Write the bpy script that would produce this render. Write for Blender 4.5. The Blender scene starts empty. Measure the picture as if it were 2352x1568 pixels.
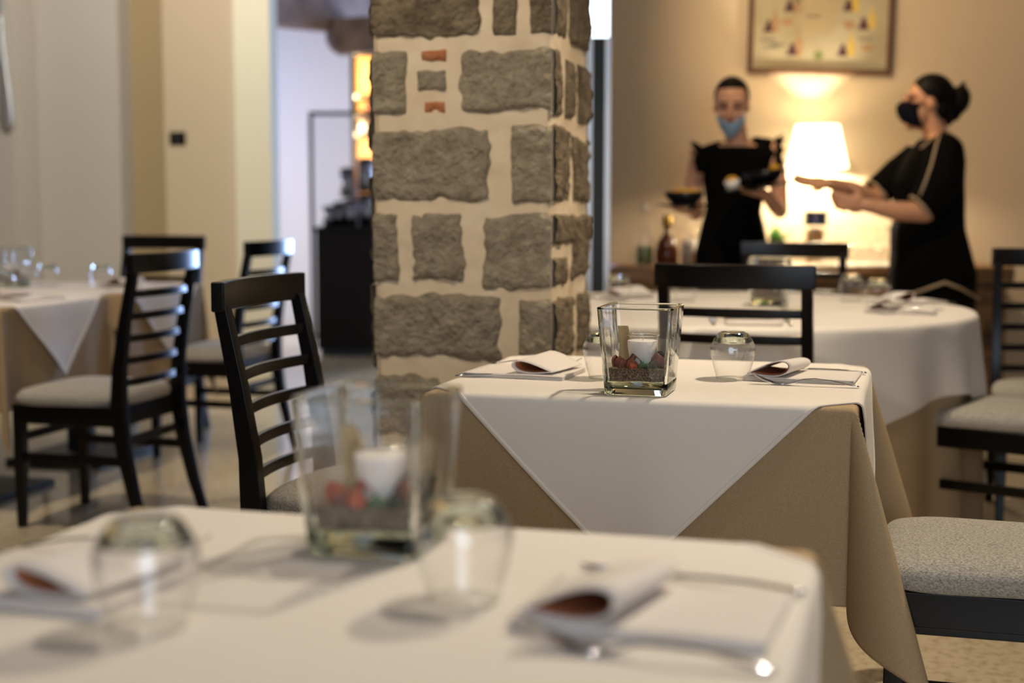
import bpy, math, random
from mathutils import Vector, Matrix, noise
PI = math.pi
random.seed(7)
C = bpy.context.scene.collection
SC = bpy.context.scene

# ------------------------------------------------------------------ camera, world, lights, exposure
YAW = math.radians(15.6)          # the room's axes stand 15.6 degrees off the view
FPX = 3267.0; PITCH = math.atan(329 / 3267); CZ = 1.13
cam = bpy.data.cameras.new('camera'); camo = bpy.data.objects.new('camera', cam); C.objects.link(camo)
cam.sensor_width = 36; cam.lens = 36 * FPX / 2352; cam.clip_start = .05
camo.location = (0, 0, CZ); camo.rotation_euler = (PI / 2 - PITCH, 0, YAW)
cam.dof.use_dof = True; cam.dof.focus_distance = 2.72; cam.dof.aperture_fstop = 2.1
SC.camera = camo
SC.view_settings.view_transform = 'Standard'; SC.view_settings.look = 'None'
SC.view_settings.gamma = 1; SC.view_settings.use_curve_mapping = False
SC.view_settings.exposure = 0.19
SC.cycles.use_denoising = True
SC.cycles.max_bounces = 12; SC.cycles.transparent_max_bounces = 32
SC.cycles.sample_clamp_indirect = 14
w = bpy.data.worlds.new('world'); SC.world = w; w.use_nodes = True
w.node_tree.nodes['Background'].inputs[0].default_value = (.75, .85, 1, 1)
w.node_tree.nodes['Background'].inputs[1].default_value = .3

def c2w(x, d, z=0.0):
    """a point given right of / in front of the camera's place -> room coordinates"""
    return Vector((x * math.cos(YAW) - d * math.sin(YAW), x * math.sin(YAW) + d * math.cos(YAW), z))
def _dir(px, py):
    x = (px - 1176) / FPX; u = -(py - 784) / FPX
    return x, math.cos(PITCH) + u * math.sin(PITCH), -math.sin(PITCH) + u * math.cos(PITCH)
def at(px, py, D):
    a = _dir(px, py); t = D / a[1]
    return c2w(a[0] * t, D, CZ + a[2] * t)
def onz(px, py, z):
    a = _dir(px, py); t = (z - CZ) / a[2]
    return c2w(a[0] * t, a[1] * t, z)
def onv(px, py, v):
    a = _dir(px, py); q = c2w(a[0], a[1], a[2]); t = v / q.y
    return Vector((q.x * t, v, CZ + q.z * t))

WARM = (1.0, .72, .42); WARM2 = (1.0, .845, .64); COOL = (.55, .72, 1.0)
def area(name, loc, target, size, power, col, shape='DISK', sy=None, spread=None):
    l = bpy.data.lights.new(name, 'AREA'); l.shape = shape; l.size = size
    if sy: l.size_y = sy
    l.energy = power; l.color = col
    if spread: l.spread = spread
    o = bpy.data.objects.new(name, l); C.objects.link(o); o.location = loc
    o.rotation_euler = (Vector(target) - Vector(loc)).to_track_quat('-Z', 'Y').to_euler()
    return o
CEIL = 3.0
# ceiling spots (warm downlights), each with its fitting built below
SPOTS = []
def spot(x, y, tx, ty, power, col=WARM2, tz=.75, ang=75):
    l = bpy.data.lights.new('downlight', 'SPOT'); l.energy = power; l.color = col
    l.spot_size = math.radians(ang); l.spot_blend = .8; l.shadow_soft_size = .05
    o = bpy.data.objects.new('downlight_light', l); C.objects.link(o); o.location = (x, y, CEIL - .06)
    o.rotation_euler = (Vector((tx, ty, tz)) - o.location).to_track_quat('-Z', 'Y').to_euler()
    SPOTS.append((x, y))
spot(.45, 3.7, -.45, 2.6, 178, ang=88)
spot(.25, 2.3, -.5, 1.2, 78, (1, .90, .76), ang=85)
spot(-1.75, 2.0, -1.1, 3.6, 95, WARM2, 1.25, ang=52)
spot(-3.0, 3.6, -3.5, 4.8, 130, ang=90)
spot(-.3, 4.6, -.5, 5.1, 120, ang=90)
spot(-.9, 5.6, .2, 7.6, 135, WARM, 1.8, ang=80)
spot(-3.6, 5.6, -4.4, 7.8, 150, (1, .92, .80), 1.3, ang=105)
# daylight, plus an added back-room fill
area('daylight_front_window', (1.3, -2.85, 1.7), (-1.5, 4, .8), 2.6, 34, COOL, 'RECTANGLE', 1.7)
area('daylight_back_window', (-2.25, 11.85, 1.5), (-2.6, 6, 1.2), 1.75, 300, (.33, .52, 1), 'RECTANGLE', 2.7)
area('backroom_fill', (-5.6, 9.6, 1.4), (-5.0, 12, .2), .3, 36, (1, .9, .8))  # added low warm fill that whitens the lower wall; no such lamp
area('backroom_daylight', (-6.6, 10.8, 1.9), (-4.2, 12, 2.2), 1.0, 16, (.42, .52, 1))

# ------------------------------------------------------------------ materials
MATS = {}
def mat(name, col, rough=.6, metal=0, spec=.5, bump=None, noise_col=None, coat=0, sheen=0, trans=0, ior=1.45, emis=None, weave=None, sub=0):
    m = bpy.data.materials.new(name); m.use_nodes = True; nt = m.node_tree; N = nt.nodes; L = nt.links
    b = N['Principled BSDF']; b.inputs['Base Color'].default_value = (*col, 1)
    b.inputs['Roughness'].default_value = rough; b.inputs['Metallic'].default_value = metal
    b.inputs['Specular IOR Level'].default_value = spec; b.inputs['Coat Weight'].default_value = coat
    b.inputs['Sheen Weight'].default_value = sheen; b.inputs['Transmission Weight'].default_value = trans
    b.inputs['IOR'].default_value = ior
    if sub:
        b.inputs['Subsurface Weight'].default_value = sub; b.inputs['Subsurface Scale'].default_value = .01
    if emis:
        b.inputs['Emission Color'].default_value = (*emis[0], 1); b.inputs['Emission Strength'].default_value = emis[1]
    tc = N.new('ShaderNodeTexCoord')
    if noise_col:                      # (colour 2, scale, contrast low, contrast high[, stretch])
        n = N.new('ShaderNodeTexNoise'); n.inputs['Scale'].default_value = noise_col[1]; n.inputs['Detail'].default_value = 6
        mp = N.new('ShaderNodeMapping'); mp.inputs['Scale'].default_value = noise_col[4] if len(noise_col) > 4 else (1, 1, 1)
        L.new(tc.outputs['Object'], mp.inputs[0]); L.new(mp.outputs[0], n.inputs[0])
        r = N.new('ShaderNodeValToRGB'); r.color_ramp.elements[0].position = noise_col[2]; r.color_ramp.elements[1].position = noise_col[3]
        r.color_ramp.elements[0].color = (*col, 1); r.color_ramp.elements[1].color = (*noise_col[0], 1)
        L.new(n.outputs[0], r.inputs[0]); L.new(r.outputs[0], b.inputs['Base Color'])
    if bump:                           # (scale, strength, distance)
        n = N.new('ShaderNodeTexNoise'); n.inputs['Scale'].default_value = bump[0]; n.inputs['Detail'].default_value = 5
        L.new(tc.outputs['Object'], n.inputs[0]); bp = N.new('ShaderNodeBump'); bp.inputs['Strength'].default_value = bump[1]
        bp.inputs['Distance'].default_value = bump[2]; L.new(n.outputs[0], bp.inputs['Height']); L.new(bp.outputs[0], b.inputs['Normal'])
    if weave:                          # (threads per metre, colour dark)
        w1 = N.new('ShaderNodeTexWave'); w1.bands_direction = 'X'; w1.inputs['Scale'].default_value = weave[0] / 20 * PI / 3
        w2 = N.new('ShaderNodeTexWave'); w2.bands_direction = 'Z'; w2.inputs['Scale'].default_value = weave[0] / 20 * PI / 3
        for q in (w1, w2):
            q.inputs['Distortion'].default_value = 1.2; q.inputs['Detail Scale'].default_value = 3
            L.new(tc.outputs['Object'], q.inputs[0])
        mx = N.new('ShaderNodeMath'); mx.operation = 'MULTIPLY'; L.new(w1.outputs['Fac'], mx.inputs[0]); L.new(w2.outputs['Fac'], mx.inputs[1])
        mc = N.new('ShaderNodeMix'); mc.data_type = 'RGBA'; L.new(mx.outputs[0], mc.inputs[0])
        mc.inputs[6].default_value = (*weave[1], 1); mc.inputs[7].default_value = (*col, 1)
        L.new(mc.outputs[2], b.inputs['Base Color'])
    MATS[name] = m; return m
def thin_glass(name, tint=(1, 1, 1), gloss=1.0):
    """thin-walled clear glass: a clear sheet with a Fresnel reflection"""
    m = bpy.data.materials.new(name); m.use_nodes = True; nt = m.node_tree; N = nt.nodes; L = nt.links
    N.remove(N['Principled BSDF']); out = N['Material Output']
    t = N.new('ShaderNodeBsdfTransparent'); t.inputs[0].default_value = (*tint, 1)
    g = N.new('ShaderNodeBsdfGlossy'); g.inputs['Roughness'].default_value = .02; g.inputs[0].default_value = (1, 1, 1, 1)
    f = N.new('ShaderNodeLayerWeight'); f.inputs[0].default_value = .35
    p = N.new('ShaderNodeMath'); p.operation = 'MULTIPLY_ADD'; p.inputs[1].default_value = .8 * gloss; p.inputs[2].default_value = .045
    pw = N.new('ShaderNodeMath'); pw.operation = 'POWER'; pw.inputs[1].default_value = 2.0
    L.new(f.outputs['Facing'], pw.inputs[0]); L.new(pw.outputs[0], p.inputs[0])
    mx = N.new('ShaderNodeMixShader'); L.new(p.outputs[0], mx.inputs[0]); L.new(t.outputs[0], mx.inputs[1]); L.new(g.outputs[0], mx.inputs[2])
    ec = N.new('ShaderNodeMix'); ec.data_type = 'RGBA'; p3 = N.new('ShaderNodeMath'); p3.operation = 'POWER'; p3.inputs[1].default_value = 5
    f2 = N.new('ShaderNodeLayerWeight'); f2.inputs[0].default_value = .5; L.new(f2.outputs['Facing'], p3.inputs[0]); L.new(p3.outputs[0], ec.inputs[0])
    ec.inputs[6].default_value = (*tint, 1); ec.inputs[7].default_value = (.42, .44, .42, 1); L.new(ec.outputs[2], t.inputs[0])
    L.new(mx.outputs[0], out.inputs[0]); MATS[name] = m; return m
def real_glass(name, col=(1, 1, 1), rough=0, ior=1.5):
    m = bpy.data.materials.new(name); m.use_nodes = True; nt = m.node_tree; N = nt.nodes
    N.remove(N['Principled BSDF']); g = N.new('ShaderNodeBsdfGlass'); g.inputs[0].default_value = (*col, 1)
    g.inputs['Roughness'].default_value = rough; g.inputs['IOR'].default_value = ior
    nt.links.new(g.outputs[0], N['Material Output'].inputs[0]); MATS[name] = m; return m

M_black = mat('black_wood', (.004, .0028, .0023), .24, spec=.32, bump=(60, .06, .001))
M_seat = mat('grey_weave_fabric', (.50, .47, .41), .95, noise_col=((.20, .18, .15), 420, .38, .66, (1, .5, 1)), bump=(400, .5, .001))
M_cloth_w = mat('ivory_cotton', (.82, .755, .68), .9, bump=(900, .15, .0005))
M_cloth_b = mat('beige_cotton', (.45, .32, .18), .9, noise_col=((.385, .27, .15), 420, .4, .6), bump=(900, .2, .0005))
M_napkin = mat('napkin_cotton', (.78, .71, .65), .85, sheen=.1, bump=(800, .15, .0005))
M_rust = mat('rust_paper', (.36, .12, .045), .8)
M_steel = mat('steel', (.62, .64, .68), .10, metal=1)
M_glass = thin_glass('clear_glass_sheet')
M_solid = real_glass('clear_glass_solid', (.97, .99, .96))
M_green_glass = real_glass('greenish_glass_solid', (.93, .97, .90), ior=1.5)
M_wax = mat('white_wax', (.86, .83, .80), .5, sub=.3)
M_gravel = mat('brown_gravel', (.07, .045, .028), .9, noise_col=((.36, .28, .20), 320, .42, .72), bump=(300, .9, .003))
M_petal_r = mat('dark_red_petal', (.11, .02, .018), .6, noise_col=((.24, .05, .03), 60, .4, .7))
M_petal_o = mat('orange_red_petal', (.42, .07, .03), .6)
M_petal_g = mat('green_petal', (.02, .09, .045), .5, noise_col=((.05, .16, .06), 60, .4, .7))
M_petal_d = mat('black_green_petal', (.012, .03, .02), .5)
M_loofah = mat('straw_ribbon', (.52, .38, .19), .8, bump=(500, .8, .001))
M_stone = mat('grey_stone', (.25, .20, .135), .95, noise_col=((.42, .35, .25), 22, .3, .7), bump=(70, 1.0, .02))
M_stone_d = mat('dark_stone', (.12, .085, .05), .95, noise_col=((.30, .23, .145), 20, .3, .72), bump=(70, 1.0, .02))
M_mortar = mat('mortar', (.72, .56, .37), .95, noise_col=((.80, .66, .47), 9, .3, .7), bump=(40, .35, .006))
M_brick = mat('brick', (.42, .15, .06), .9, noise_col=((.55, .26, .12), 30, .4, .7), bump=(60, .7, .006))
M_wall = mat('cream_plaster', (.62, .50, .34), .9, bump=(30, .05, .002))
M_wall_l = mat('taupe_plaster', (.54, .50, .44), .9, bump=(30, .05, .002))
M_wall_lit = mat('lit_cream_plaster', (.80, .75, .58), .9, bump=(30, .05, .002))  # light on the door jamb put into a paler plaster colour
M_wall_shade = mat('shaded_plaster', (.40, .30, .16), .9, bump=(30, .05, .002))  # shade in the recess put into a darker plaster colour
M_white = mat('white_plaster', (.66, .67, .74), .9, bump=(30, .05, .002))
M_ceil = mat('darkened_ceiling', (.34, .30, .25), .9)  # unseen ceiling coloured dark to cut its bounce and its reflection in cutlery
M_jar = mat('brushed_dark_steel', (.30, .30, .32), .3, metal=1)
M_floor = mat('polished_stone_floor', (.56, .46, .31), .10, spec=.7, noise_col=((.33, .25, .15), 38, .48, .75))
M_oak = mat('rough_oak', (.36, .20, .09), .6, noise_col=((.09, .045, .02), 5, .35, .7, (1, 1, 6)), bump=(25, .4, .006))
M_oak2 = mat('beam_wood', (.36, .22, .15), .7, noise_col=((.16, .09, .06), 6, .35, .7), bump=(25, .4, .01))
M_amber = mat('amber_panel', (.62, .30, .09), .5, noise_col=((.72, .40, .14), 5, .3, .7))
M_dark = mat('dark_laminate', (.014, .010, .008), .5, spec=.15)
M_navy = mat('navy_band', (.012, .02, .06), .3)
M_metalblk = mat('blackened_metal', (.03, .035, .035), .45, metal=.3)
M_skin = mat('skin', (.74, .40, .25), .5, sub=.12)
M_skin2 = mat('skin_tan', (.68, .35, .20), .5, sub=.12)
M_hair = mat('black_hair', (.005, .0035, .003), .5, spec=.15, bump=(200, .4, .003))
M_dress = mat('black_cloth', (.0035, .0032, .003), .9, spec=.08)
M_piping = mat('beige_piping', (.48, .35, .22), .7)
M_mask_b = mat('blue_mask', (.36, .56, .80), .8)
M_mask_k = mat('black_mask', (.006, .006, .011), .85, spec=.1)
M_lip = mat('lips', (.42, .10, .07), .5)
M_eye = mat('eye_dark', (.03, .02, .015), .3)
M_brow = mat('eyebrow', (.05, .03, .02), .8)
M_plate = mat('black_stoneware', (.008, .007, .009), .3, spec=.3)
M_cup = mat('white_porcelain', (.80, .76, .70), .25)
M_food = mat('yellow_food', (.75, .38, .03), .6, bump=(90, .6, .01))
M_green = mat('green_leaf', (.10, .28, .03), .5)
M_shade = mat('lamp_shade_linen', (.95, .87, .70), .9, emis=((1, .84, .56), 3.2))
M_cork = mat('cork', (.50, .32, .16), .9, noise_col=((.30, .18, .08), 90, .4, .6))
M_whisky = mat('brown_spirit', (.10, .022, .008), .1, spec=.6)
M_gold = mat('gold_cap', (.55, .36, .08), .35, metal=.6)
M_runner = mat('white_runner', (.80, .76, .66), .85)
M_frame = mat('walnut_frame', (.10, .045, .02), .35)
M_paper = mat('aged_paper', (.50, .44, .30), .8, noise_col=((.36, .30, .17), 3, .35, .7))
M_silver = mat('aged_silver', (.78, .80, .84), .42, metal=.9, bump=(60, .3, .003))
M_winedk = mat('wine_purple', (.07, .02, .03), .5)
M_grey = mat('ink_grey', (.17, .16, .13), .8)
M_map = mat('ink_map', (.44, .35, .20), .8)
M_tan = mat('ink_tan', (.40, .24, .12), .8)
M_yel = mat('ink_yellow', (.62, .42, .08), .8)
M_olive = mat('ink_olive', (.20, .22, .08), .8)
M_lightglow = mat('downlight_glow', (1, .9, .7), .5, emis=((1, .82, .55), 40))
M_sky = mat('window_daylight', (.8, .9, 1), .5, emis=((.80, .90, 1), 3.0))

# ------------------------------------------------------------------ mesh helpers
class MB:
    def __init__(s): s.v = []; s.f = []; s.m = []
    def add(s, vs, fs, mi=0):
        k = len(s.v); s.v += [tuple(v) for v in vs]; s.f += [tuple(i + k for i in f) for f in fs]; s.m += [mi] * len(fs); return s
    def box(s, x0, x1, y0, y1, z0, z1, mi=0):
        return s.add([(x0, y0, z0), (x1, y0, z0), (x1, y1, z0), (x0, y1, z0), (x0, y0, z1), (x1, y0, z1), (x1, y1, z1), (x0, y1, z1)],
                     [(0, 3, 2, 1), (4, 5, 6, 7), (0, 1, 5, 4), (1, 2, 6, 5), (2, 3, 7, 6), (3, 0, 4, 7)], mi)
    def prism(s, pts, z0, z1, mi=0):
        n = len(pts); a = sum(pts[i][0] * pts[(i + 1) % n][1] - pts[(i + 1) % n][0] * pts[i][1] for i in range(n))
        if a < 0: pts = pts[::-1]
        return s.add([(p[0], p[1], z0) for p in pts] + [(p[0], p[1], z1) for p in pts],
                     [tuple(range(n - 1, -1, -1)), tuple(range(n, 2 * n))] + [(i, (i + 1) % n, n + (i + 1) % n, n + i) for i in range(n)], mi)
    def lathe(s, prof, n=32, c=(0, 0, 0), mi=0, closed=False):
        vs = []; fs = []
        for r, z in prof:
            for i in range(n):
                a = 2 * PI * i / n; vs.append((c[0] + r * math.cos(a), c[1] + r * math.sin(a), c[2] + z))
        k = len(prof)
        for j in range(k - 1 if not closed else k):
            for i in range(n):
                a = j * n + i; b = j * n + (i + 1) % n; j2 = (j + 1) % k
                fs.append((a, b, j2 * n + (i + 1) % n, j2 * n + i))
        if not closed:
            fs.append(tuple(range(n - 1, -1, -1))); fs.append(tuple((k - 1) * n + i for i in range(n)))
        return s.add(vs, fs, mi)
    def loft(s, rings, caps=True, closed=False, mi=0):
        n = len(rings[0]); vs = [p for r in rings for p in r]; fs = []; k = len(rings)
        for j in range(k if closed else k - 1):
            j2 = (j + 1) % k
            for i in range(n): fs.append((j * n + i, j * n + (i + 1) % n, j2 * n + (i + 1) % n, j2 * n + i))
        if caps and not closed: fs += [tuple(range(n - 1, -1, -1)), tuple((k - 1) * n + i for i in range(n))]
        return s.add(vs, fs, mi)
    def tube(s, pts, rad, n=10, sq=1.0, mi=0, up=(0, 0, 1), caps=True):
        """sweep of an ellipse (rad, rad*sq) along points; rad a number or one per point"""
        pts = [Vector(p) for p in pts]; rs = rad if isinstance(rad, (list, tuple)) else [rad] * len(pts); rings = []
        for i, p in enumerate(pts):
            t = (pts[min(i + 1, len(pts) - 1)] - pts[max(i - 1, 0)]).normalized()
            u = Vector(up)
            if abs(t.dot(u)) > .95: u = Vector((0, 1, 0))
            a = t.cross(u).normalized(); b = a.cross(t).normalized()
            rings.append([p + a * math.cos(2 * PI * j / n) * rs[i] + b * math.sin(2 * PI * j / n) * rs[i] * sq for j in range(n)])
        return s.loft(rings, caps, mi=mi)
    def bar(s, pts, w, h, up=(0, 0, 1), mi=0):
        """rectangular section w (sideways) by h (along up), swept; w,h numbers or lists"""
        pts = [Vector(p) for p in pts]; rings = []
        for i, p in enumerate(pts):
            t = (pts[min(i + 1, len(pts) - 1)] - pts[max(i - 1, 0)]).normalized(); u = Vector(up)
            a = t.cross(u).normalized(); b = a.cross(t).normalized()
            ww = (w[i] if isinstance(w, (list, tuple)) else w) / 2; hh = (h[i] if isinstance(h, (list, tuple)) else h) / 2
            rings.append([p + a * ww + b * hh, p - a * ww + b * hh, p - a * ww - b * hh, p + a * ww - b * hh])
        return s.loft(rings, True, mi=mi)
    def ell(s, c, r, n=16, m=10, mi=0, R=None):
        vs = [(0, 0, -1)]; fs = []
        for j in range(1, m):
            t = PI * j / m - PI / 2
            for i in range(n): vs.append((math.cos(t) * math.cos(2 * PI * i / n), math.cos(t) * math.sin(2 * PI * i / n), math.sin(t)))
        vs.append((0, 0, 1)); L = len(vs) - 1
        for i in range(n): fs.append((0, 1 + (i + 1) % n, 1 + i)); fs.append((L, L - n + i, L - n + (i + 1) % n))
        for j in range(m - 2):
            for i in range(n):
                a = 1 + j * n + i; b = 1 + j * n + (i + 1) % n; fs.append((a, b, b + n, a + n))
        o = []
        for v in vs:
            q = Vector((v[0] * r[0], v[1] * r[1], v[2] * r[2]))
            if R: q = R @ q
            o.append(q + Vector(c))
        return s.add(o, fs, mi)
    def grid(s, fn, nu, nv, mi=0, wrap=False):
        vs = [fn(i / nu, j / nv) for j in range(nv + 1) for i in range(nu + (0 if wrap else 1))]; W = nu + (0 if wrap else 1); fs = []
        for j in range(nv):
            for i in range(nu):
                a = j * W + i; b = j * W + (i + 1) % W if wrap else a + 1; fs.append((a, b, b + W, a + W))
        return s.add(vs, fs, mi)
    def build(s, name, mt, parent=None, smooth=False, bevel=0, solid=0, loc=None):
        me = bpy.data.meshes.new(name); me.from_pydata(s.v, [], s.f); me.update()
        for q in (mt if isinstance(mt, (list, tuple)) else [mt]): me.materials.append(q)
        for i, p in enumerate(me.polygons): p.material_index = s.m[i]
        if smooth:
            for p in me.polygons: p.use_smooth = True
        o = bpy.data.objects.new(name, me); C.objects.link(o)
        if parent: o.parent = parent
        if loc is not None: o.location = loc
        if solid:
            md = o.modifiers.new('solid', 'SOLIDIFY'); md.thickness = solid; md.offset = 0
        if bevel:
            md = o.modifiers.new('bevel', 'BEVEL'); md.width = bevel; md.segments = 2; md.limit_method = 'ANGLE'
            for p in me.polygons: p.use_smooth = True
            md.harden_normals = False
            ed = o.modifiers.new('wn', 'WEIGHTED_NORMAL')
        return o
def tag(o, label, cat, group=None, kind=None):
    if label: o['label'] = label
    if cat: o['category'] = cat
    if group: o['group'] = group
    if kind: o['kind'] = kind
    return o
def empty(name, loc, rz=0, label=None, cat=None, group=None):
    o = bpy.data.objects.new(name, None); C.objects.link(o); o.location = loc; o.rotation_euler = (0, 0, rz); o.empty_display_size = .05
    return tag(o, label, cat, group)
def copy_tree(o, parent=None):
    c = o.copy(); C.objects.link(c); c.parent = parent
    for ch in list(o.children): copy_tree(ch, c)
    return c
def dup(o, loc, rz, label):
    c = copy_tree(o); c.location = loc; c.rotation_euler = (0, 0, rz); c['label'] = label; return c
def struct(o): o['kind'] = 'structure'; return o

# ------------------------------------------------------------------ room shell
UL, UR, VN, VF = -7.2, 3.6, -3.0, 12.0
struct(MB().box(UL, UR, VN, VF, -.1, 0).build('floor', M_floor))
struct(MB().box(UL, UR, VN, VF, CEIL, CEIL + .1).build('ceiling', M_ceil))
struct(MB().box(UL - .15, UL, VN, VF, 0, CEIL).build('wall_left', M_wall_l))
struct(MB().box(UR, UR + .15, VN, VF, 0, CEIL).build('wall_right', M_wall))
# front wall (behind the viewer) with a wide window
fw = MB(); fw.box(UL, -.2, VN - .15, VN, 0, CEIL); fw.box(2.8, UR, VN - .15, VN, 0, CEIL)
fw.box(-.2, 2.8, VN - .15, VN, 0, .8); fw.box(-.2, 2.8, VN - .15, VN, 2.6, CEIL)
struct(fw.build('wall_front', M_wall_l))
def window(name, x0, x1, z0, z1, y, nm):
    f = MB()
    for (a, b, c, d) in ((x0, x1, z0, z0 + .05), (x0, x1, z1 - .05, z1), (x0, x0 + .05, z0, z1), (x1 - .05, x1, z0, z1), ((x0 + x1) / 2 - .025, (x0 + x1) / 2 + .025, z0, z1)):
        f.box(a, b, y - .04, y + .04, c, d)
    o = struct(f.build(name, M_dark))
    MB().box(x0 + .05, x1 - .05, y - .004, y + .004, z0 + .05, z1 - .05).build('pane', M_sky, o)
window('window_1', -.2, 2.8, .8, 2.6, VN - .08, 1)
# back room far wall with daylight window
WX0, WX1, WZ0, WZ1 = -3.2, -1.35, .1, 2.94
bw = MB(); bw.box(UL, WX0, VF, VF + .15, 0, CEIL); bw.box(WX1, UR, VF, VF + .15, 0, CEIL)
bw.box(WX0, WX1, VF, VF + .15, 0, WZ0); bw.box(WX0, WX1, VF, VF + .15, WZ1, CEIL)
struct(bw.build('wall_back', M_white))
window('window_2', WX0, WX1, WZ0, WZ1, VF + .08, 2)

# left plaster walls, as plan polygons
def pv(px, v):
    x = (px - 1176) / FPX; D = v / (math.cos(YAW) + x * math.sin(YAW)); q = c2w(x * D, D); return q.x
u45 = pv(44, 7.35); u285 = pv(285, 7.6); u385 = pv(386, 7.68); u545 = pv(546, 7.5); u648 = pv(628, 7.5)
struct(MB().box(UL, u45, 7.35, 8.0, 0, CEIL).build('wall_left_pier', M_wall_l))
struct(MB().box(u45, u285, 7.6, 8.0, 0, CEIL).build('wall_left_panel', M_wall_l))
struct(MB().box(u285, u385, 7.74, 7.8, 0, CEIL).build('wall_recess', M_wall_shade))
struct(MB().box(u385, u545 + .02, 7.68, 7.8, 0, CEIL).build('wall_middle', M_wall))
struct(MB().box(u545, u648, 7.5, 7.60, 0, CEIL).build('wall_door_jamb', M_wall_lit))
# right wall behind the sideboard: square to the view, old buildings are not square
def cpts(l): return [tuple(c2w(x, d)[:2]) for x, d in l]
XW0 = (1401 - 1176) / FPX * 7.3
struct(MB().prism(cpts([(XW0, 7.3), (3.6, 7.3), (3.6, 7.5), (XW0, 7.5)]), 0, CEIL).build('wall_right_back', M_wall))

# ceiling downlights
for i, (x, y) in enumerate(SPOTS):
    t = empty('ceiling_downlight', (x, y, CEIL), 0, ['recessed white ceiling downlight over the dining room, nearest the round table front', 'recessed white ceiling downlight over the nearest table', 'recessed white ceiling downlight aimed at the pillar front',
        'recessed white ceiling downlight in front of the left tables', 'recessed white ceiling downlight above the round table', 'recessed white ceiling downlight aimed at the sideboard wall',
        'recessed white ceiling downlight aimed at the left plaster walls'][i], 'ceiling light', 'recessed ceiling downlights')
    MB().lathe([(.055, 0), (.075, 0), (.075, -.012), (.055, -.012)], 24, closed=True).build('trim_ring', M_cup, t, smooth=True)
    MB().lathe([(.0, -.001), (.054, -.001), (.054, -.004), (.0, -.004)], 24).build('lens', M_lightglow, t)

# wall thermostat
o = empty('wall_switch', onv(409, 318, 7.68), 0, 'small black rectangular switch plate on the plaster wall left of the doorway', 'switch')
MB().box(-.052, .052, -.012, 0, -.038, .038).build('plate', M_dark, o, bevel=.003)
MB().box(-.016, .016, -.016, -.012, -.022, .022).build('rocker', M_metalblk, o, bevel=.001)

# giant cutlery on the left wall
def big_spoon(p, h, up, lab, cat, name, fork=False):
    r = empty(name, p, 0, lab, cat)
    s = MB()
    s.loft([[(x * q, -.02 + y * .5, z) for x, y in ((-1, -.012), (-.5, -.026), (.5, -.026), (1, -.012), (.6, .0), (-.6, .0))] for z, q in
            ((0, .022), (.03, .046), (.10, .052), (.22, .044), (.40, .026), (.62, .016), (.74, .016))]).build('handle', M_silver, r, smooth=True)
    r.rotation_euler = (0, math.radians(-2.5), 0)
    if fork:
        for k in (-1.5, -.5, .5, 1.5):
            MB().tube([(k * .02, -.03, .82), (k * .021, -.05, .95), (k * .02, -.03, 1.1)], [.009, .008, .003], 8).build('tine', M_silver, r, smooth=True)
        MB().ell((0, -.03, .80), (.045, .014, .075)).build('neck_plate', M_silver, r, smooth=True)
    else:
        MB().ell((0, -.035, .86), (.075, .03, .14)).build('bowl', M_silver, r, smooth=True)
    return r
pf = onv(24, 298, 7.35)
big_spoon(pf, 1, 1, 'oversized ornate silver fork hung on the left wall, handle down', 'wall decoration', 'wall_fork', True)
ps = onv(-12, 160, 7.35)
big_spoon(ps, 1, 1, 'oversized silver spoon beside the giant fork, cut by the frame edge', 'wall decoration', 'wall_spoon')

# ------------------------------------------------------------------ stone pillar
PV = at(1267, 457, 3.75).y; PX1 = pv(1267, PV); PX0 = pv(862, PV); PD = .42
pil = empty('stone_pillar', ((PX0 + PX1) / 2, PV + PD / 2, 0), 0, 'square pillar of rough grey stone blocks in cream mortar with two brick chips', 'pillar')
pil['kind'] = 'structure'
PC = Vector(((PX0 + PX1) / 2, PV + PD / 2, 0))
def nz(p, s): return noise.noise(Vector(p) * s)
def mortar_face(mb, o, du, w, nrm, seed):
    def fn(a, b):
        p = Vector(o) + Vector(du) * (a * w) + Vector((0, 0, CEIL * b))
        e = min(a, 1 - a) * w
        dd = .006 * nz(p, 6) + .003 * nz(p, 25)
        if e < .02: dd -= (.02 - e) * .35
        return p + Vector(nrm) * dd - PC
    mb.grid(fn, 60, 300)
mo = MB()
mortar_face(mo, (PX0, PV, 0), (1, 0, 0), PX1 - PX0, (0, -1, 0), 1)
mortar_face(mo, (PX1, PV, 0), (0, 1, 0), PD, (1, 0, 0), 2)
mortar_face(mo, (PX1, PV + PD, 0), (-1, 0, 0), PX1 - PX0, (0, 1, 0), 3)
mortar_face(mo, (PX0, PV + PD, 0), (0, -1, 0), PD, (-1, 0, 0), 4)
mo.build('mortar', M_mortar, pil, smooth=True)
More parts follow.
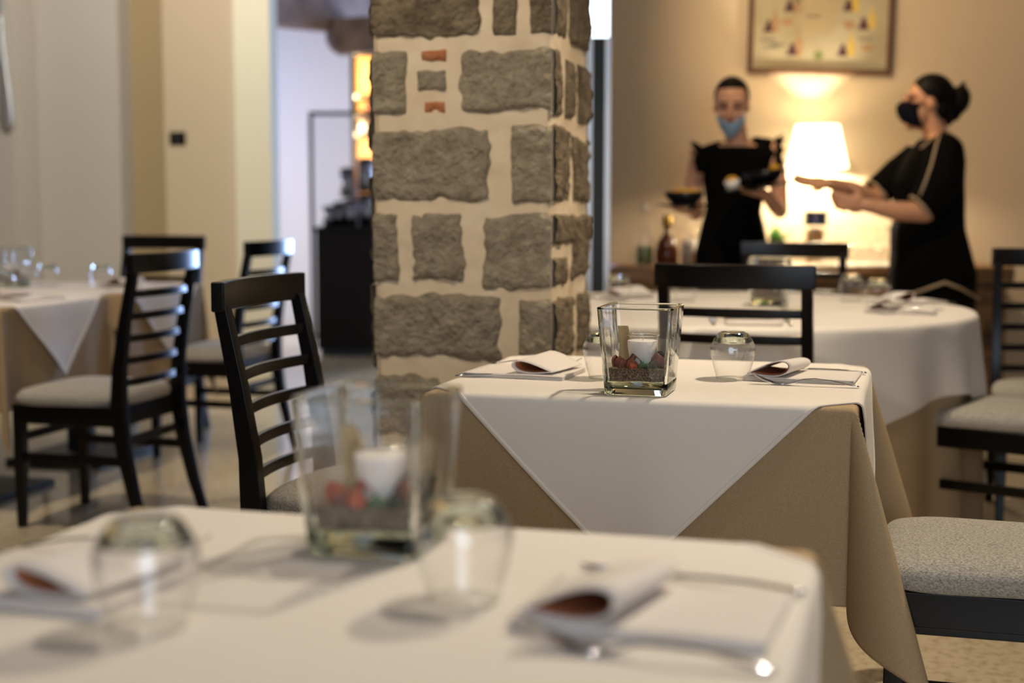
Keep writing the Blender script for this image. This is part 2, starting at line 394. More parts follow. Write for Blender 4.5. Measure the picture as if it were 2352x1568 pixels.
def block(mb, o, du, nrm, s0, s1, z0, z1, seed, h=.012, edge_r=False, edge_l=False):
    """a rough stone face with an irregular outline, standing proud of the mortar"""
    W = s1 - s0; H = z1 - z0; nx = max(8, int(W / .006)); ny = max(8, int(H / .006))
    cr = min(W, H) * .10; ir = min(1, min(W, H) / .16)
    def fn(a, b):
        x = s0 + a * W; z = z0 + b * H
        P = Vector((x * 1.0 + seed * 3.1, seed * 1.7, z))
        # irregular outline: push the rim in and out
        ex = min(a, 1 - a) * W; ez = min(b, 1 - b) * H
        sx = 1 if a > .5 else -1; sz = 1 if b > .5 else -1
        k = max(0, 1 - ex / .05); k2 = max(0, 1 - ez / .05)
        if not (edge_r and a > .5) and not (edge_l and a < .5): x += ir * sx * k * (.014 * nz(P, 9) + .010 * nz(P, 36) - .003) 
        z += ir * sz * k2 * (.014 * nz(P + Vector((5, 0, 0)), 9) + .010 * nz(P + Vector((5, 0, 0)), 36) - .003)
        if ex < cr and ez < cr:      # rounded corners
            d = math.hypot(cr - ex, cr - ez)
            if d > cr:
                f = cr / d; 
                x -= sx * (cr - ex) * (1 - f); z -= sz * (cr - ez) * (1 - f)
        e = min(ex if not ((edge_r and a > .5) or (edge_l and a < .5)) else 9, ez)
        hh = h * min(1, e / .016) ** .6 if e > 0 else -.006
        hh += (.007 * nz(P, 12) + .007 * nz(P, 34) + .0035 * nz(P, 90)) * min(1, e / .01)
        return Vector(o) + Vector(du) * x + Vector((0, 0, z)) + Vector(nrm) * hh - PC
    mb.grid(fn, nx, ny)
def fz(py, px=1060): return onv(px, py, PV).z
def fu(px): return pv(px, PV) - PX0
front = [(845, 1103, -150, 88, 0), (1130, 1190, -120, 88, 0), (1213, 1290, -120, 85, 0),
         (845, 938, 112, 262, 1), (960, 1031, 155, 212, 1), (1060, 1290, 112, 262, 1),
         (845, 1130, 293, 463, 1), (1172, 1290, 288, 468, 1),
         (845, 918, 487, 652, 1), (945, 1066, 485, 650, 1), (1107, 1290, 490, 665, 1),
         (845, 1155, 675, 825, 1), (1187, 1290, 680, 830, 1),
         (845, 1010, 862, 1010, 1), (1040, 1290, 862, 1000, 1), (845, 1130, 1035, 1190, 1), (1160, 1290, 1030, 1190, 1),
         (845, 960, 1215, 1370, 1), (990, 1290, 1215, 1370, 1)]
sl, sd = MB(), MB(); FW = PX1 - PX0
for i, (a, b, c, d, m) in enumerate(front):
    er = b > 1280; el = a < 850
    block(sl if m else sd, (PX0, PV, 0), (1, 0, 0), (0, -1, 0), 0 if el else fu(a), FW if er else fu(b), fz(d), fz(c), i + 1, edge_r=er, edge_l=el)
# right-hand face: rows follow the front
side = [(0, .16, -150, 88), (.25, .53, -150, 95), (0, .10, 112, 268), (.17, .30, 130, 270), (.36, .53, 130, 278), (0, .22, 290, 470), (.27, .53, 300, 470),
        (0, .30, 490, 565), (0, .2, 590, 660), (.26, .53, 490, 655), (0, .30, 680, 830), (.35, .53, 680, 830), (0, .24, 862, 1000), (.3, .53, 862, 1010), (0, .34, 1030, 1190), (.4, .53, 1035, 1190)]
for i, (a, b, c, d) in enumerate(side):
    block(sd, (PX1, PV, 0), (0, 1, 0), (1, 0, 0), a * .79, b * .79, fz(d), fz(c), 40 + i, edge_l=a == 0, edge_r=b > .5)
# left and back faces, plain coursed blocks
for fi, (o_, du_, n_, L_) in enumerate((((PX0, PV + PD, 0), (0, -1, 0), (-1, 0, 0), PD), ((PX1, PV + PD, 0), (-1, 0, 0), (0, 1, 0), FW))):
    for k in range(8):
        z0 = .05 + k * .30; cut = L_ * (.35 + .3 * ((k * 37 + fi * 11) % 10) / 10)
        block(sl, o_, du_, n_, 0, cut - .02, z0, z0 + .26, 80 + k + fi * 20, edge_l=True)
        block(sl, o_, du_, n_, cut + .02, L_, z0, z0 + .26, 90 + k + fi * 20, edge_r=True)
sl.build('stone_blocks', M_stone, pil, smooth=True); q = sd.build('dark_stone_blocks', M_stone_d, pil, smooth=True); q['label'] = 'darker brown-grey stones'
for (a, b, c, d) in ((968, 1031, 112, 140), (974, 1029, 228, 262)):
    bm_ = MB(); block(bm_, (PX0, PV, 0), (1, 0, 0), (0, -1, 0), fu(a), fu(b), fz(d), fz(c), a, h=.008)
    bm_.build('brick_chip', M_brick, pil, smooth=True)

# ------------------------------------------------------------------ chair
def bowed(x0, x1, y, z, sag, n=8):
    return [(x0 + (x1 - x0) * i / n, y - sag * (1 - (2 * i / n - 1) ** 2), z) for i in range(n + 1)]
def make_chair():
    r = empty('dining_chair', (0, 0, 0), 0, '', 'chair', 'black ladder-back dining chairs')
    # cushion: rounded trapezoid, domed
    def outline(k):
        out = []
        for i in range(48):
            a = 2 * PI * i / 48; ca, sa = math.cos(a), math.sin(a)
            x = math.copysign(abs(ca) ** .42, ca); y = math.copysign(abs(sa) ** .42, sa)
            wd = .225 + .012 * y
            out.append((x * wd * k, y * .215 * k, 0))
        return out
    rings = []
    for k, z in ((.93, .428), (.985, .434), (1.0, .447), (.985, .462), (.93, .474), (.8, .483), (.55, .490), (.2, .493)):
        rings.append([(x, y, z) for x, y, _ in outline(k)])
    MB().loft(rings).build('seat', M_seat, r, smooth=True)
    f = MB(); f.box(-.21, .21, .165, .190, .365, .430); f.box(-.205, .205, -.215, -.19, .365, .430)
    f.box(-.215, -.19, -.2, .18, .365, .430); f.box(.19, .215, -.2, .18, .365, .430)
    f.build('seat_frame', M_black, r, bevel=.003)
    for s in (-1, 1):
        MB().bar([(s * .196, .176, .43), (s * .196, .178, .2), (s * .194, .182, 0)], [.038, .036, .026], [.038, .036, .026], (0, 1, 0)).build('leg', M_black, r, bevel=.003)
    for s in (-1, 1):
        MB().bar([(s * .205, -.300, 0), (s * .203, -.262, .12), (s * .201, -.225, .28), (s * .200, -.208, .42), (s * .200, -.215, .56), (s * .200, -.240, .72), (s * .200, -.276, .895)],
                 [.030, .032, .034, .036, .034, .032, .030], [.028, .036, .046, .052, .044, .036, .030], (0, 1, 0)).build('back_post', M_black, r, bevel=.003)
    MB().bar([(x, y, .915) for x, y, z in bowed(-.222, .222, -.276, 0, .028, 12)], .030, .066).build('top_rail', M_black, r, bevel=.004)
    for z, y in ((.812, -.258), (.737, -.243), (.662, -.229), (.587, -.218), (.512, -.212)):
        MB().bar([(a, b, z) for a, b, c_ in bowed(-.19, .19, y, 0, .026, 10)], .016, .025).build('slat', M_black, r, bevel=.002)
    for s in (-1, 1): MB().box(s * .196 - .009, s * .196 + .009, -.235, .175, .232, .262).build('side_stretcher', M_black, r, bevel=.002)
    MB().box(-.195, .195, .168, .186, .30, .328).build('cross_stretcher', M_black, r, bevel=.002)
    MB().box(-.195, .195, -.228, -.210, .30, .328).build('cross_stretcher', M_black, r, bevel=.002)
    return r
chairs = [((-1.175, 3.03), -90, 'black ladder-back chair seen sharply from behind, at the left end of the focused table'),
          ((.17, 2.80), 90, 'cropped chair with big grey woven seat at the right end of the focused table'),
          ((-2.745, 4.39), 90, 'whole black ladder-back chair at the front left table, its rail lit blue'),
          ((-2.97, 5.70), 90, 'black ladder-back chair at the rear left table, partly behind another chair'),
          ((-3.53, 6.00), 180, 'black chair facing us at the far end of the rear left table'),
          ((-.452, 4.24), -3, 'black chair seen from behind, tucked into the near side of the round table'),
          ((-.465, 5.76), 180, 'black chair facing us on the far side of the round table, before the waitresses'),
          ((.296, 4.70), 68.7, 'chair with pale grey seat drawn up to the right front of the round table'),
          ((.515, 5.25), 180, 'black chair right of the round table with blue-lit slats facing us')]
CH = make_chair()
for i, ((x, y), a, lab) in enumerate(chairs):
    if i == 0: CH.location = (x, y, 0); CH.rotation_euler = (0, 0, math.radians(a)); CH['label'] = lab
    else: dup(CH, (x, y, 0), math.radians(a), lab)

# ------------------------------------------------------------------ tables and cloths
TH = .742
def table(name, x, y, w, d, lab, rnd=False):
    r = empty(name, (x, y, 0), 0, lab, 'table')
    if rnd: MB().lathe([(0, TH - .03), (w, TH - .03), (w, TH), (0, TH)], 64).build('tabletop', M_oak, r)
    else: MB().box(-w / 2 + .006, w / 2 - .006, -d / 2 + .006, d / 2 - .006, TH - .03, TH - .001).build('tabletop', M_oak, r, bevel=.003)
    MB().box(-.045, .045, -.045, .045, .03, TH - .03).build('pedestal', M_metalblk, r, bevel=.004)
    MB().box(-.23, .23, -.23, .23, 0, .022).build('base_plate', M_metalblk, r, bevel=.004)
    MB().box(-.2, .2, -.2, .2, TH - .045, TH - .031).build('support_bracket', M_metalblk, r)
    return r
def fold(d, r=.010):
    if d <= 0: return 0, 0
    if d < r * PI / 2: return r * math.sin(d / r), r * (1 - math.cos(d / r))
    return r, r + d - r * PI / 2
def drape_point(u, v, a, b, off, z0, flare, ph):
    cu = max(-a, min(a, u)); cv = max(-b, min(b, v)); du, dv = u - cu, v - cv; L = math.hypot(du, dv)
    if L == 0: return (u, v, z0)
    o, dn = fold(L)
    th = math.atan2(abs(dv), abs(du)); k = math.sin(2 * th)
    # the corner cloth gathers into one outward fold
    g = math.exp(-((th - PI / 4) / .28) ** 2) * (1 if du and dv else 0)
    rho = L * (flare * g + .010 * k)
    along = v if abs(du) > abs(dv) else u
    if not (du and dv): rho += L * .035 * max(0, math.sin(along * 9 + ph)) + L * .02 * math.sin(along * 21 + ph * 2)
    rho = min(rho, L * .8)
    dn = dn * math.sqrt(max(.05, 1 - (rho / L) ** 2))
    ux, uy = (du / L, dv / L)
    rr = o + off + rho
    # when inside the corner wedge the plain parts hug the table sides
    if du and dv:
        tw = th + (-(math.sin(4 * th)) * .22)
        ux = math.copysign(math.cos(tw), du); uy = math.copysign(math.sin(tw), dv)
    return (cu + ux * rr, cv + uy * rr, z0 - dn)
def beige_cloth(x, y, w, d, hang, lab, ph=0, fl=.34):
    a, b = w / 2, d / 2; A, B = a + hang, b + hang; NU = 230
    m = MB()
    def fn(s, t):
        return drape_point(-A + 2 * A * s, -B + 2 * B * t, a - .010, b - .010, .0, TH + .004, fl, ph)
    m.grid(fn, NU, NU)
    return tag(m.build('tablecloth', M_cloth_b, smooth=True, solid=.0015, loc=(x, y, 0)), lab, 'tablecloth', 'beige under-cloths')
def white_overlay(x, y, w, d, R, lab, rot=0, ph=0):
    a, b = w / 2, d / 2; NU = 150; m = MB()
    cr, sr = math.cos(rot), math.sin(rot)
    def fn(s, t):
        p = (-1 + 2 * s) * R; q = (-1 + 2 * t) * R
        u = (p + q) / 2; v = (p - q) / 2
        # hanging side points: straight drop, pressed on the cloth below
        cu = max(-a, min(a, u)); cv = max(-b, min(b, v)); du, dv = u - cu, v - cv; L = math.hypot(du, dv)
        if L == 0: return (u, v, TH + .0068)
        o, dn = fold(L, .013)
        along = v if abs(du) > abs(dv) else u
        o += .003 * min(1, L / .05) + L * .045 * max(0, math.sin(along * 9 + ph)) + L * .025 * math.sin(along * 21 + ph * 2) * .8 + L * .03
        return (cu + du / L * o, cv + dv / L * o, TH + .0068 - dn)
    m.grid(fn, NU, NU)
    o = m.build('table_overlay', M_cloth_w, smooth=True, solid=.0012, loc=(x, y, 0))
    h = MB(); e_ = .0095
    h.grid(lambda a_, b_: fn(a_ * e_, b_), 2, NU); h.grid(lambda a_, b_: fn(1 - a_ * e_, b_), 2, NU)
    h.grid(lambda a_, b_: fn(a_, b_ * e_), NU, 2); h.grid(lambda a_, b_: fn(a_, 1 - b_ * e_), NU, 2)
    h.build('hem', M_cloth_w, o, smooth=True, solid=.0030)
    return tag(o, lab, 'tablecloth', 'ivory square overlays laid cornerwise')
TB = [((-.505, 3.00), 'square pedestal table in sharp focus before the stone pillar', 'in focus', 0),
      ((-.510, 1.215), 'square pedestal table nearest the viewer, under blurred ivory overlay', 'nearest', 1.3),
      ((-3.475, 4.645), 'front square table on the left, half cut by the frame edge', 'front left', 2.1),
      ((-3.475, 5.43), 'rear square table on the left, behind the front left table', 'rear left', .7)]
for (p, lab, nm, ph) in TB:
    table('dining_table', p[0], p[1], .84, .70, lab)
    beige_cloth(p[0], p[1], .84, .70, .365, 'beige under-cloth on the %s' % {'in focus': 'focused table', 'nearest': 'nearest table', 'front left': 'front left table', 'rear left': 'rear left table'}[nm], ph, .36 if p[0] > -2 else .10)
    white_overlay(p[0], p[1], .84 - .014, .70 - .014, .70, 'ivory overlay laid cornerwise on the %s' % {'in focus': 'focused table', 'nearest': 'nearest table', 'front left': 'front left table', 'rear left': 'rear left table'}[nm], 0, ph)
# round table
RX, RY, RR = -.64, 5.01, .86
table('round_table', RX, RY, RR - .01, 0, 'large round table under white and beige cloths, right of the pillar', True)
def round_under(s, t):
    a = 2 * PI * s; Rm = RR + .70; rho = t * Rm
    if rho <= RR - .008: return (rho * math.cos(a), rho * math.sin(a), TH + .003)
    L = rho - RR + .008; o, dn = fold(L); f = .5 + .5 * math.sin(a * 17 + 1.2 * math.sin(a * 5))
    f = .5 + .5 * math.sin((a + math.radians(30)) * 17 + 1.2 * math.sin((a + math.radians(30)) * 5)); q = RR - .008 + o + L * .01 + min(L, .25) * .10 * f + max(0, L - .25) * .03 * f
    return (q * math.cos(a), q * math.sin(a), TH + .003 - dn)
tag(MB().grid(round_under, 340, 90, wrap=True).build('tablecloth', M_cloth_b, smooth=True, solid=.0015, loc=(RX, RY, 0)), 'long beige under-cloth hanging to the floor on the round table', 'tablecloth', 'beige under-cloths')
def round_over(s, t):
    A = 1.09; u = (-1 + 2 * s) * A; v = (-1 + 2 * t) * A; rho = math.hypot(u, v); a = math.atan2(v, u)
    if rho <= RR - .006: return (u, v, TH + .0065)
    L = rho - RR + .006; o, dn = fold(L); f = .5 + .5 * math.sin(a * 17 + 1.2 * math.sin(a * 5)); f2 = max(0, math.sin(a * 9 + .6))
    q = RR - .006 + o + .004 * min(1, L / .04) + L * (.04 + .10 * f + .05 * f2)
    return (q * math.cos(a), q * math.sin(a), TH + .0065 - dn * (1 - .03 * f2))
tag(MB().grid(round_over, 200, 200).build('table_overlay', M_cloth_w, smooth=True, solid=.0012, loc=(RX, RY, 0)), 'ivory overlay with hanging corners on the round table', 'tablecloth', 'ivory square overlays laid cornerwise').rotation_euler = (0, 0, math.radians(-30))
TOP = TH + .0078

# ------------------------------------------------------------------ tumbler (upturned)
def make_tumbler():
    r = empty('tumbler', (0, 0, TOP), 0, '', 'glass', 'upturned stemless glass tumblers')
    n = 48
    prof = [(.0335, 0), (.0360, .009), (.0395, .022), (.0430, .036), (.0460, .050), (.0475, .0600), (.0478, .0640), (.0466, .0700), (.0425, .0790), (.0375, .0865)]
    def ring(q, z, k): return [(q * (1 + (.016 * math.cos(9 * 2 * PI * i / n) if 6 < k < 99 else 0)) * math.cos(2 * PI * i / n), q * (1 + (.016 * math.cos(9 * 2 * PI * i / n) if 6 < k < 99 else 0)) * math.sin(2 * PI * i / n), z) for i in range(n)]
    m = MB(); m.loft([ring(q, z, k) for k, (q, z) in enumerate(prof)], caps=False)
    m.build('bowl', M_glass, r, smooth=True)
    m = MB(); m.loft([ring(q - .0022, z - (.001 if k > 5 else 0), k) for k, (q, z) in enumerate(prof) if k > 3], caps=False)
    m.build('inner_wall', M_glass, r, smooth=True)
    MB().lathe([(.0329, .0008), (.0335, .0), (.0342, .0008), (.0336, .0016)], n, closed=True).build('rim', M_solid, r, smooth=True)
    MB().lathe([(0, .0830), (.018, .0825), (.030, .0795), (.0390, .0765), (.0435, .0775), (.0378, .0870), (.0335, .0935), (.0290, .0978), (.0262, .0992), (.0200, .0985), (0, .0975)], n).build('base', M_solid, r, smooth=True)
    return r
tumblers = [((-.355, 3.010), 'upturned tumbler right of the candle vase on the focused table'),
            ((-.617, 2.945), 'upturned tumbler half behind the candle vase on the focused table'),
            ((-.646, 1.105), 'large blurred upturned tumbler at lower left on the nearest table'),
            ((-.400, 1.262), 'blurred sparkling upturned tumbler right of the vase on the nearest table'),
            ((-.80, 5.25), 'upturned tumbler on the round table, seen left inside the chair back'),
            ((-.385, 4.99), 'upturned tumbler just right of the vase on the round table'),
            ((-.206, 5.43), 'upturned tumbler on the round table, left one of the pair on its far right'),
            ((-.105, 5.14), 'upturned tumbler on the round table, right one of the pair on its far right'),
            ((-1.03, 5.15), 'upturned tumbler at the left of the round table beside the pillar edge'),
            ((-3.60, 5.40), 'upturned tumbler next to the vase on the rear left table'),
            ((-3.327, 5.38), 'upturned tumbler near the right edge of the rear left table'),
            ((-3.42, 4.83), 'upturned tumbler on the front left table, at the very left of the picture')]
TU = make_tumbler()
for i, ((x, y), lab) in enumerate(tumblers):
    if i == 0: TU.location = (x, y, TOP); TU['label'] = lab
    else: dup(TU, (x, y, TOP), i * .7, lab)

# ------------------------------------------------------------------ square candle vase and contents
def rsq(h, r, z, n=5):
    out = []
    for cx, cy, a0 in ((h - r, h - r, 0), (-h + r, h - r, 90), (-h + r, -h + r, 180), (h - r, -h + r, 270)):
        for i in range(n + 1):
            a = math.radians(a0 + 90 * i / n); out.append((cx + r * math.cos(a), cy + r * math.sin(a), z))
    return out
VH = .172
def make_vase():
    r = empty('glass_vase', (0, 0, TOP), 0, '', 'vase', 'square glass candle vases')
    bt, bb = .0745, .0610
    def hw(z): return bb + (bt - bb) * (z / VH)
    MB().loft([rsq(hw(z), .010, z) for z in (.026, .06, .10, .14, VH - .003)], caps=False).build('outer_wall', M_glass, r, smooth=True)
    MB().loft([rsq(hw(z) - .008, .010, z) for z in (.028, .06, .10, .14, VH - .003)], caps=False).build('inner_wall', M_glass, r, smooth=True)
    # rim: solid bead of glass along the top
    m = MB(); A = [rsq(hw(VH - .003), .010, VH - .004), rsq(hw(VH), .010, VH - .001), rsq(hw(VH) - .004, .009, VH), rsq(hw(VH) - .0075, .009, VH - .0015), rsq(hw(VH) - .008, .009, VH - .004)]
    m.loft(A + [A[0]], caps=False).build('rim', M_solid, r, smooth=True)
    # heavy base
    m = MB(); m.loft([rsq(bb - .004, .008, .0), rsq(bb, .010, .003), rsq(hw(.026), .010, .026), rsq(hw(.026) - .008, .012, .0275), rsq(hw(.026) - .02, .012, .022), rsq(hw(.026) - .045, .008, .021)])
    m.build('base', M_green_glass, r, smooth=True)
    for sx, sy in ((1, 1), (-1, 1), (-1, -1), (1, -1)):
        pts = []
        for z in (.026, .08, .13, VH - .005): h = hw(z) - .0056; pts.append((sx * h, sy * h, z))
        MB().tube(pts, .0046, 10).build('corner_post', M_solid, r, smooth=True)
    return r
def make_votive():
    r = empty('votive_candle', (0, 0, 0), 0, '', 'candle', 'white votive candles in clear cups')
    n = 36
    MB().loft([[(q * math.cos(2 * PI * i / n), q * math.sin(2 * PI * i / n), z) for i in range(n)] for q, z in ((.0245, .004), (.029, .03), (.0325, .062))], caps=False).build('glass_cup', M_glass, r, smooth=True)
    MB().lathe([(.0318, .0618), (.0325, .0630), (.0332, .0618), (.0325, .0606)], n, closed=True).build('rim', M_solid, r, smooth=True)
    MB().lathe([(.0, 0.001), (.0225, .001), (.0242, .006), (.0285, .034), (.0295, .0500), (.0285, .0506), (0, .0498)], n).build('wax', M_wax, r, smooth=True)
    MB().tube([(0, 0, .049), (.0006, 0, .054), (.0018, .0003, .058)], .0008, 6).build('wick', M_mortar, r)
    return r
def petal_mesh(seed, size, mt, name='dried_petal'):
    rnd = random.Random(seed); m = MB()
    for k in range(4):
        ph = k * 1.7 + seed; tilt = .3 + .35 * (k % 2); ww = size * (1.0 - .12 * k)
        def fn(s, t, ph=ph, tilt=tilt, ww=ww):
            a = (s - .5) * 2.6; q = t
            w_ = math.sin(PI * min(1, .12 + q * .85)) ** .6
            x = ww * math.sin(a * .55) * w_ * .95; z = ww * (q * 1.15) + .1 * ww * math.cos(a * 2); y = ww * (.55 * math.cos(a * .9) * w_ - .35 * q * q * (1 if tilt > .4 else -.5)) 
            c_, s_ = math.cos(ph), math.sin(ph)
            n_ = noise.noise(Vector((x * 60 + seed, y * 60, z * 60))) * ww * .12
            return (x * c_ - y * s_ + n_, x * s_ + y * c_ + n_, z * .8 + n_)
        m.grid(fn, 10, 8)
    return m.build(name, mt, smooth=True, solid=.0012)
PETALS = [(-.044, -.030, .020, 'r', 'crumpled dark red dried petal at left', .7), (-.036, -.046, .012, 'r', 'round maroon dried flower at left', 2.0),
          (-.012, -.044, .022, 'r', 'pointed maroon dried petal before the candle', 3.1), (-.008, -.052, .010, 'o', 'small orange petal chip', 4.2),
          (.014, -.046, .013, 'g', 'curled green dried flower', 5.0), (.036, -.040, .015, 'd', 'blackish green dried leaf at right front', 6.3),
          (.047, -.014, .024, 'r', 'tall dark red dried petal at right', 7.7), (.046, .004, .030, 'd', 'dark green dried petal at right back', 8.8)]
def fill_vase(x, y, where, full, rz=0):
    z0 = TOP + .0285; base = Vector((x, y, 0))
    R = Matrix.Rotation(rz, 3, 'Z')
    g = MB(); hb = .0505
    def top(s, t):
        u = (s - .5) * 2 * (hb + .0028); v = (t - .5) * 2 * (hb + .0028)
        return (u, v, .024 + .003 * noise.noise(Vector((u * 40 + x * 9, v * 40, 0))) + .0018 * noise.noise(Vector((u * 220, v * 220, 2))) + .0016 * noise.noise(Vector((u * 420, v * 420, 5))))
    NG = 64 if full else 16
    g.grid(top, NG, NG)
    W = NG + 1; k = len(g.v)
    edge = [i for i in range(W)] + [i * W + NG for i in range(1, W)] + [NG * W + i for i in range(NG - 1, -1, -1)] + [i * W for i in range(NG - 1, 0, -1)]
    for i in edge:
        p = g.v[i]; g.v.append((p[0] * .955, p[1] * .955, .0)); g.m
    n = len(edge)
    for i in range(n): g.f.append((edge[i], edge[(i + 1) % n], k + (i + 1) % n, k + i)); g.m.append(0)
    g.f.append(tuple(k + n - 1 - i for i in range(n))); g.m.append(0)
    o = g.build('gravel', M_gravel, smooth=True, loc=(x, y, z0)); o.rotation_euler = (0, 0, rz)
    tag(o, 'layer of fine brown gravel in the %s' % where, 'gravel', kind='stuff')
    v = dup(VO, tuple(base + R @ Vector((.004, -.004, 0)) + Vector((0, 0, z0 + .0245))), rz, 'white votive candle in a clear cup inside the %s' % where)
    for i, (a, b, s, m_, lab, sd_) in enumerate(PETALS):
        if not full and i not in (0, 2, 4, 6): continue
        mt = {'r': M_petal_r, 'o': M_petal_o, 'g': M_petal_g, 'd': M_petal_d}[m_]
        if where.startswith('vase on the nearest') and m_ == 'r' and i in (0, 2): mt = M_petal_o
        o = petal_mesh(sd_ + len(where), max(s, .013) * 1.25, mt)
        sc_ = .86
        o.location = base + R @ Vector((a * sc_, b * sc_, 0)) + Vector((0, 0, z0 + .0225)); o.rotation_euler = (0, 0, sd_)
        if mt is M_petal_o and m_ == 'r': lab = lab.replace('dark red', 'bright red').replace('pointed maroon', 'bright red')
        tag(o, lab + ' in the ' + where, 'dried petal', 'dried petals in the vases')
    if full:
        m = MB()
        m.grid(lambda s, t: (-.014 + .030 * s * (1 - .3 * t) + .004 * math.sin(t * 3), .003 * math.sin(t * 5) + .004 * math.sin(s * PI), .001 + .075 * t), 8, 20)
        o = m.build('straw_ribbon', M_loofah, smooth=True, solid=.0012, loc=base + R @ Vector((-.034, .006, 0)) + Vector((0, 0, z0 + .026)))
        tag(o, 'upright beige straw ribbon left of the candle in the ' + where, 'ribbon')
VO = make_votive(); VA = make_vase()
vases = [((-.503, 2.742), 'square clear glass vase with candle, in sharp focus', 'vase on the focused table', True),
         ((-.552, 1.437), 'large blurred square glass vase with candle on the nearest table', 'vase on the nearest table', True),
         ((-.475, 5.10), 'square glass vase seen through the chair back on the round table', 'vase on the round table', False),
         ((-3.70, 5.27), 'square glass vase at the far left, on the rear left table', 'vase on the rear left table', False)]
for i, ((x, y), lab, wh, full) in enumerate(vases):
    if i == 0: VA.location = (x, y, TOP); VA['label'] = lab
    else: dup(VA, (x, y, TOP), 0, lab)
    fill_vase(x, y, wh, full)
for o in list(VO.children) + [VO]: bpy.data.objects.remove(o)

# ------------------------------------------------------------------ cutlery, napkins
def make_knife():
    r = empty('table_knife', (0, 0, 0), 0, '', 'knife', 'steel table knives')
    # blade tip at +x? blade points to -x, handle to +x
    def sec(x, w, t, z): return [(x, -w, z), (x, -w * .4, z + t), (x, w * .4, z + t), (x, w, z), (x, w * .4, z - t * .3), (x, -w * .4, z - t * .3)]
    MB().loft([sec(.0, .0042, .0032, .004), sec(.03, .0038, .003, .0052), (sec(.07, .0048, .003, .0055)), sec(.10, .006, .003, .0045), sec(.122, .0068, .0028, .003), sec(.128, .004, .002, .0026)]).build('handle', M_steel, r, smooth=True)
    m = MB(); top = []; 
    for x, yl, yh in ((0, -.0042, .0042), (-.012, -.007, .0045), (-.03, -.0125, .005), (-.05, -.0145, .0052), (-.075, -.0120, .0055), (-.095, -.006, .0056), (-.108, .0030, .0052)):
        top.append([(x, yl, .0040), (x, yh, .0046), (x, yh, .0032), (x, yl, .0036)])
    m.loft(top).build('blade', M_steel, r, smooth=False)
    return r
def make_fork():
    r = empty('table_fork', (0, 0, 0), 0, '', 'fork', 'steel table forks')
    def sec(x, w, t, z): return [(x, -w, z), (x, -w * .4, z + t), (x, w * .4, z + t), (x, w, z), (x, w * .4, z - t * .3), (x, -w * .4, z - t * .3)]
    MB().loft([sec(-.02, .011, .0012, .0030), sec(-.005, .006, .0018, .0060), sec(.01, .0034, .002, .0120), sec(.035, .0032, .002, .0145), sec(.07, .004, .002, .0115), sec(.10, .0058, .002, .0060), sec(.118, .0065, .002, .0028), sec(.123, .004, .0016, .0022)]).build('handle', M_steel, r, smooth=True)
    MB().loft([sec(-.018, .0112, .0012, .0032), sec(-.035, .0120, .0011, .0020), sec(-.052, .0118, .001, .0040)]).build('head', M_steel, r, smooth=True)
    for k in (-1.5, -.5, .5, 1.5):
        y = k * .0062
        MB().bar([(-.050, y, .0042), (-.065, y, .0085), (-.080, y, .0150), (-.092, y * .95, .0220)], [.0036, .0034, .003, .0016], [.0018, .0018, .0016, .001]).build('tine', M_steel, r)
    return r
def make_napkin():
    """flat folded napkin whose end is rolled back in an open loop; the flat part runs to +x"""
    r = empty('folded_napkin', (0, 0, 0), 0, '', 'napkin', 'folded napkins with a rolled loop')
    m = MB()
    for k, (z, i) in enumerate(((.0015, 0), (.0045, .003), (.0078, .006))):
        m.grid(lambda s, t, z=z, i=i: (-.115 + .225 * s - i * (.3 if s > .5 else 0), (-.085 + .170 * t) * (1 - i * .8), z + .0006 * math.sin(s * 9 + t * 4 + i * 99)), 24, 10)
    m.grid(lambda s, t: (.1085 + .0032 * math.sin(PI * s), -.085 + .170 * t, .0012 + .0072 * s), 6, 10)
    m.build('flat_fold', M_napkin, r, smooth=True, solid=.0016)
    # teardrop loop, wide end toward +x, axis along y, leaning
    tear = []
    for i in range(25):
        a = i / 24 * 2 * PI
        q = (1 - math.cos(a)) / 2
        x = -.108 + .088 * q; z = .016 + .0215 * math.sin(a) * q ** .7 + .016 * q
        tear.append((x, z))
    L_ = MB()
    L_.grid(lambda s, t: (tear[round(s * 24)][0] + .022 * t + .012 * t * s * (1 - s), -.080 + .145 * t, max(.0098, .009 + (tear[round(s * 24)][1] - .009) * (1 - .22 * t))), 24, 8)
    L_.build('rolled_loop', M_napkin, r, smooth=True, solid=.0020)
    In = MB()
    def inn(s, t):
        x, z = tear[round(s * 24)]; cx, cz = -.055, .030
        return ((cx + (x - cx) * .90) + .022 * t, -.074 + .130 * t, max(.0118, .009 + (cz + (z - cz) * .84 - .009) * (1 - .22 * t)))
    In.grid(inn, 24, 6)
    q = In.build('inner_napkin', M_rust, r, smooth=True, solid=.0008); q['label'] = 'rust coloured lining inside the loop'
    return r
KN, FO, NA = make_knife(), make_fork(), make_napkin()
first = {}
def place(proto, x, y, deg, lab, z=TOP):
    k = proto.name
    if k not in first:
        first[k] = 1; proto.location = (x, y, z); proto.rotation_euler = (0, 0, math.radians(deg)); proto['label'] = lab; return proto
    return dup(proto, (x, y, z), math.radians(deg), lab)
